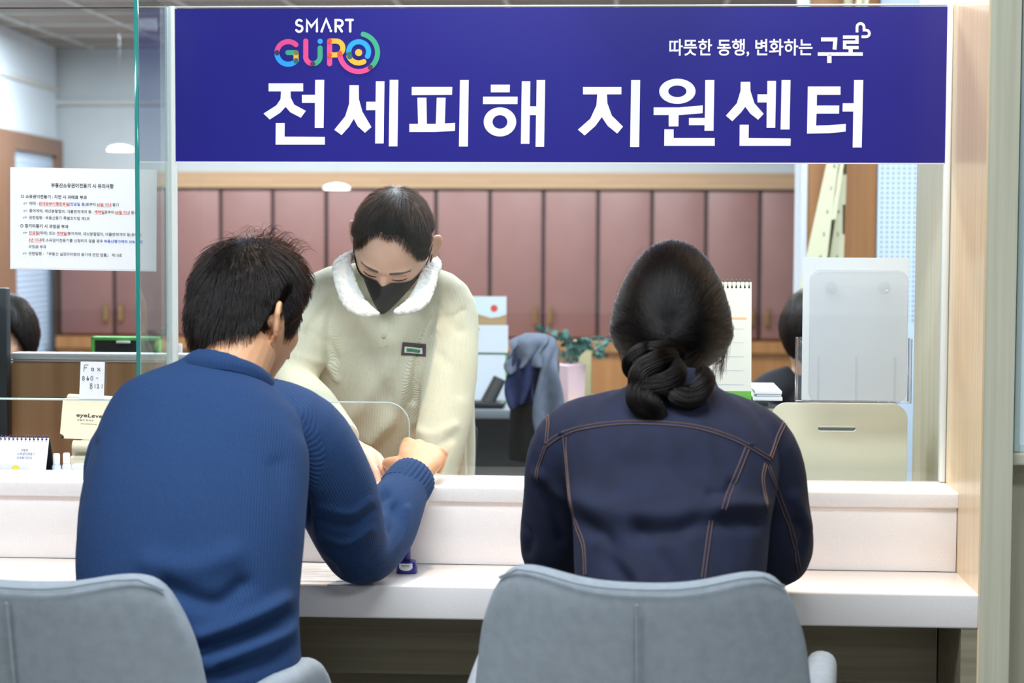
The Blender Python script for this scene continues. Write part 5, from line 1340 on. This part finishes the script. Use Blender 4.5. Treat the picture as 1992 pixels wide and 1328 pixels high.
# loose front of the pullover hanging from the collar
limb(sb, [(V((.372, .36, 1.20)), .10, .05), (V((.370, .365, 1.12)), .15, .07), (V((.366, .42, 1.00)), .17, .085), (V((.362, .50, .88)), .172, .09), (V((.36, .56, .78)), .17, .09)], (1, 0, 0), 32)
me = remesh(sb, .004, 12, .5)
folds(me, [([(700, 640), (730, 720), (760, 800)], .33, .02, -.006), ([(850, 640), (810, 700), (770, 800), (720, 860)], .36, .016, .010), ([(800, 625), (770, 700), (700, 790), (660, 830)], .36, .02, .007), ([(845, 615), (812, 700), (803, 780)], .34, .007, -.010),
    ([(690, 560), (640, 590), (610, 640)], .36, .012, -.006), ([(600, 640), (635, 665), (650, 700)], .30, .009, -.007), ([(585, 690), (630, 710), (650, 740)], .30, .009, .006), ([(860, 690), (890, 720), (900, 760)], .32, .012, -.004),
    ([(800, 855), (840, 865), (880, 850)], .25, .009, -.005), ([(800, 830), (845, 840), (885, 825)], .26, .010, .005), ([(850, 590), (880, 620), (900, 640)], .38, .01, -.005), ([(905, 600), (890, 610), (858, 612)], .40, .006, -.004)], amp_noise=.0022, nscale=8)
rib_attr(me, [(tor, (1, 0, 0), 1.0), (al[1:], (0, 1, 0), 1.2), (ar_[1:], (0, 1, 0), 1.2)])
sbv = bvh_of(me)
shirt = link('pullover', me, 'shirt_cream', clerk, ang=80)
def decal(mb, bv, quad_, nu, nv, lift):
    (a, b_, c_, d_) = [V((p[0], p[1])) for p in quad_]; g = []
    for j in range(nv+1):
        row = []
        for i in range(nu+1):
            p = a.lerp(b_, i/nu).lerp(d_.lerp(c_, i/nu), j/nv); h, n_ = cast(bv, p.x, p.y); row.append(h+n_*lift)
        g.append(row)
    mb.sheet(g)
def decal_part(nm, bv, q, m_, par, lift, th=.0015, nu=8, nv=6):
    mb = MB(); decal(mb, bv, q, nu, nv, lift); return link(nm, bake(mb.tomesh(nm, False), [('SOLIDIFY', dict(thickness=th, offset=1))]), m_, par)
pk = decal_part('placket', sbv, ((740, 606), (757, 606), (755, 672), (736, 677)), 'shirt_cream', shirt, .0015, .003, 4, 12)
for u, v in ((747, 652),):
    h, n_ = cast(sbv, u, v); part('button', MB().lathe([(.0045, 0), (.005, .001), (.004, .0022), (.001, .002)], h+n_*.0045, 16, n_), 'button_cream', pk)
pa = decal_part('chest_patch', sbv, ((783, 665), (829, 669), (829, 693), (780, 690)), 'patch_brown', shirt, .002)
decal_part('patch_label', sbv, ((786.5, 673), (823, 677), (822.5, 688), (786, 684.5)), 'paper', pa, .0046, .0006)
decal_part('patch_green_field', sbv, ((790, 676), (818, 679), (817.5, 685.5), (790, 683)), 'patch_green', pa, .0056, .0006)
q = MB()
for k in range(7):
    h, n_ = cast(sbv, 793.5+k*3.4, 679.8+k*.38); q.tube([h+n_*.0066+V((-.0012, 0, .0018)), h+n_*.0066+V((.0010, 0, -.0016))], .00045, 5); q.tube([h+n_*.0066+V((.0012, 0, .0018)), h+n_*.0066+V((.0012*(k % 2), 0, -.0016))], .0004, 5)
part('patch_lettering', q, 'brow_dark', pa)
# sherpa collar round the neck, two front flaps
cp = [(at(738, 611, .198), .005, .006), (at(716, 605, .203), .015, .008), (at(690, 588, .215), .023, .009), (at(673, 552, .24), .023, .010), (at(667, 508, .285), .022, .011), (V((.322, .365, 1.300)), .026, .012), (V((.345, .43, 1.305)), .030, .012), (V((.392, .45, 1.305)), .030, .012),
      (V((.44, .43, 1.30)), .030, .012), (V((.465, .375, 1.288)), .026, .012), (at(836, 528, .295), .020, .011), (at(826, 563, .25), .021, .010), (at(811, 587, .22), .021, .009), (at(788, 601, .206), .014, .008), (at(766, 607, .200), .006, .006)]
P_, r_ = sp4(cp, 6); rows = []
cen = V((.392, .33, 1.25))
for i, p in enumerate(P_):
    t = (P_[min(i+1, len(P_)-1)]-P_[max(0, i-1)]).normalized(); o = (p-cen); o = (o-t*o.dot(t)).normalized(); wv = (o*.75+V((0, 0, -.75))); wv = (wv-t*wv.dot(t)).normalized(); nv_ = t.cross(wv).normalized()
    rows.append([p+wv*r_[i][0]*math.copysign(abs(math.cos(a))**.7, math.cos(a))+nv_*r_[i][1]*math.sin(a) for a in np.linspace(0, 6.283, 24, endpoint=False)])
me = remesh(MB().rings(rows), .003, 4)
folds(me, [], amp_noise=.0022, nscale=120, stretch=(1, 1, 1))
link('sherpa_collar', me, 'sherpa', shirt, ang=80)
# face: brows, lash lines, mask
Hi = Hc.inverted()
def onf(x, z, lift=0.0):
    o = Hc @ V((x, .3, z)); d = (Hc.to_3x3() @ V((0, -1, 0))).normalized(); h = fbv.ray_cast(o, d); return h[0]+h[1]*lift if h[0] else Hc @ V((x, .05, z))
for s in (-1, 1):
    rows = []; n = 12
    for i in range(n+1):
        t = i/n; x = s*(.012+.040*t); z = .0225+.0040*math.sin(t*2.6)-.012*t; hh = .0046*(1-.7*abs(t-.4))
        rows.append([onf(x, z-hh, .0004), onf(x, z-hh*.3, .0016), onf(x, z+hh*.5, .0016), onf(x, z+hh, .0004)])
    part('eyebrow', MB().sheet(rows), 'brow_dark', clerk, fix=False)
    pts = [onf(s*(.0165+.030*t), -.0005-.0040*math.sin(t*3.1)-.0055*t, .0004) for t in np.linspace(0, 1, 12)]
    part('eyelashes', MB().tube(pts, [.0004+.0009*math.sin(.4+2.4*i/11) for i in range(12)], 6), 'hair_black', clerk)
    pts = [onf(s*(.017+.028*t), .0070-.008*t+.003*math.sin(t*3.1), .0001) for t in np.linspace(0, 1, 10)]
    part('lid_crease', MB().tube(pts, .0004, 5), 'brow_dark', clerk)
# mask: tented over nose and chin
g = []; nu, nv = 28, 18
CL = spl([(.104, -.006), (.122, -.026), (.129, -.046), (.124, -.078), (.112, -.108), (.088, -.128)], 6); EL_ = spl([(.028, -.018), (.028, -.032), (.026, -.046), (.024, -.056), (.020, -.064), (.016, -.072)], 6)
for j in range(nv+1):
    v = j/nv*(len(CL)-1); i0 = min(int(v), len(CL)-2); f_ = v-i0; row = []
    yc, zc = CL[i0]*(1-f_)+CL[i0+1]*f_; ye, ze = EL_[i0]*(1-f_)+EL_[i0+1]*f_
    for i in range(nu+1):
        u = -1+2*i/nu; a = abs(u)
        p = np.array([.0735*u*(1-.10*j/nv), yc+(ye-yc)*a**1.35, zc+(ze-zc)*a**1.1])
        l_ = np.linalg.norm(p); lo_ = float(head_r((p/l_)[None])[0])+.0028
        if l_ < lo_: p = p*(lo_/l_)
        row.append(Hc @ V(p))
    g.append(row)
me = bake(MB().sheet(g).tomesh('m', False), [('SMOOTH', dict(factor=.5, iterations=1)), ('SOLIDIFY', dict(thickness=.0015, offset=0)), ('SUBSURF', dict(levels=1, render_levels=1))])
mk = link('face_mask', me, 'mask_black', clerk, ang=60)
for s in (-1, 1):
    t0 = g[0][0] if s < 0 else g[0][nu]; t1 = g[nv][0] if s < 0 else g[nv][nu]
    for q in (t0, t1):
        e = Hc @ V((s*.083, -.018, .008 if q is t0 else -.030)); mdl = Hc @ V((s*.0815, .012, -.004 if q is t0 else -.040))
        part('ear_loop', MB().tube([V(p) for p in spl([q, mdl, e], 6)], .0013, 6), 'mask_black', mk)
# short hair with clipped sides
AZ = [0, .35, .6, .95, 1.25, 1.45, 1.6, 2.1, 2.6, 3.15]; ZZ = [.094, .094, .084, .040, .008, .006, .028, -.020, -.060, -.070]
amc = lambda d: hair_amount(d, AZ, ZZ, head_r(d), .030)
def offc(d):
    top = np.clip((d[..., 2]-.10)/.45, 0, 1); return amc(d)*(.0022+.0150*top+.004*top*np.clip(d[..., 1], 0, 1))
hairc = part('hair', hair_shell(Hc, offc, .72, 128, 100, .0015), 'hair_black', clerk)
wc = np.array([.08, -.5, .86])
def flowc(P, d, root, k):
    rad_ = d-wc; rad_ /= np.linalg.norm(rad_, axis=1)[:, None]+1e-6; return rad_+np.array([.25, .35, -.1])*np.clip(root[:, 2:3], 0, 1)+np.array([0, .1, -.5])*np.clip(.5-root[:, 2:3], 0, 1)
P = strands(Hc, offc, amc, flowc, 9000, 6, lambda d: .007+.026*np.clip((d[:, 2]-.05)/.5, 0, 1), 31, .30, (.8, 1.2), .30, (AZ, ZZ, .009))
curves_obj('strands', P, .00040, 'hair_strand', hairc)

# =========================================================== two people further back in the office
def small_person(label, Hf, neck, chest, hip, shl, shr, hm_, jm, knees, hr_off=.014, hands=None, long=True):
    M = head_frame(*Hf); b = MB(); Ds = sphere_dirs(64, 48); sphere_surface(b, Ds, head_r(Ds), M); ear(b, M, 1, .05, .012); ear(b, M, -1, .05, .012)
    rows = [(V(hip), .165, .13), (V(hip).lerp(V(chest), .5), .16, .12), (V(chest), .17, .11), (V(chest).lerp(V(neck), .7), .13, .09), (V(neck), .06, .06)]
    b.tube([V(neck)-V((0, 0, .05)), V(neck), M @ V((0, -.03, -.03))], [.06, .056, .054], 16); limb(b, rows, (1, 0, 0), 20, .8); arms_ = []
    for s_, e_, w_ in (shl, shr):
        a_ = [(V(neck).lerp(V(s_), .4), .05, .05), (V(s_), .06, .06), (V(e_), .05, .05), (V(w_), .036, .036)]; arms_.append(a_); limb(b, a_, (0, 1, 0), 14, .7)
        d = (V(w_)-V(e_)).normalized(); b.tube([V(e_), V(w_), V(w_)+d*.03], [.03, .026, .024], 12); hand(b, V(w_)+d*.025, d, (0, 0, -1), 1 if s_ is shr[0] else -1, ((.3, .4, .2),)*4, .95, .1, .3)
    tr, sh = MB(), MB(); hp_ = [(hip[0]-.09, hip[1], hip[2]+.03), (hip[0]+.09, hip[1], hip[2]+.03)]; ank_ = [(k[0], k[1]+.0, .10) for k in knees]; td = V((0, knees[0][1]-hip[1], 0)).normalized()
    legs(b, MB(), hp_, knees, ank_, td, (.064, .048, .036)); legs(tr, sh, hp_, knees, ank_, td, (.082, .06, .05))
    o = person(label, (hip[0], hip[1], 0), 'skin_pale', b, .006)
    link('shoes', remesh(sh, .006, 2), 'shoe_black', o); link('trousers', remesh(tr, .008, 4), 'trouser_dark', o)
    jk_ = MB(); limb(jk_, rows, (1, 0, 0), 28)
    for a_ in arms_: limb(jk_, a_, (0, 1, 0), 18)
    link('jacket', remesh(jk_, .008, 6), jm, o)
    zz = [.055, .05, .03, -.05, -.09, -.11, -.12] if long else ZZw
    amx = lambda d: hair_amount(d, AZw, zz, head_r(d), .03)
    offx = lambda d: amx(d)*(hr_off+.008*np.clip(d[..., 2], 0, 1))
    hx = part('hair', hair_shell(M, offx, .85, 64, 48), hm_, o)
    def fl(P, d, root, k): r0 = d-np.array([0, -.4, .9]); return r0/(np.linalg.norm(r0, axis=1)[:, None]+1e-6)+np.array([0, 0, -.8])
    curves_obj('strands', strands(M, offx, amx, fl, 2500, 8, lambda d: .05+0*d[:, 0], 5, .5, (.85, 1.1), .2), .0006, 'hair_strand', hx)
    return o
hc = at(14, 655, 1.75)
small_person('dark haired person sitting behind the wooden divider at far left', (hc, (-.25, -.85, -.35), (0, .0, 1)), (hc.x, 1.80, hc.z-.13), (hc.x, 1.84, hc.z-.32), (hc.x, 1.88, .50),
             ((hc.x+.17, 1.82, hc.z-.22), (hc.x+.2, 1.72, .82), (hc.x+.1, 1.5, .78)), ((hc.x-.17, 1.82, hc.z-.22), (hc.x-.2, 1.72, .82), (hc.x-.1, 1.5, .78)), 'hair_black', 'suit_black', [(hc.x-.1, 1.5, .52), (hc.x+.1, 1.5, .52)])
hc = at(1580, 640, 2.1)
small_person('person in a black jacket sitting behind the acrylic brochure holder', (hc, (.7, -.6, -.25), (0, .1, 1)), (hc.x+.01, 2.15, hc.z-.13), (hc.x+.03, 2.18, hc.z-.30), (hc.x+.05, 2.25, .48),
             ((hc.x+.18, 2.14, hc.z-.22), (hc.x+.22, 2.05, .78), (hc.x+.12, 1.9, .76)), ((hc.x-.13, 2.12, hc.z-.20), (hc.x-.17, 2.05, .80), (hc.x-.02, 1.88, .80)), 'hair_black', 'suit_black', [(hc.x-.05, 1.85, .52), (hc.x+.15, 1.85, .52)])
for o_, (x, y) in ((0, (at(14, 655, 1.75).x, 1.90)), (1, (at(1580, 640, 2.1).x+.05, 2.27))):
    t = thing('office_stool', ['black stool under the dark haired person at far left', 'black stool under the person in the black jacket'][o_], 'stool', (x, y, 0), 0, 'stools of the office staff')
    part('seat', MB().lathe([(.02, .36), (.17, .365), (.18, .38), (.17, .40), (.02, .40)], (x, y, 0), 24), 'black_plastic', t)
    part('column', MB().lathe([(.03, .02), (.03, .365)], (x, y, 0), 12), 'chrome', t)
    part('base', MB().lathe([(.20, 0), (.2, .012), (.05, .03), (.03, .035)], (x, y, 0), 24), 'black_plastic', t)
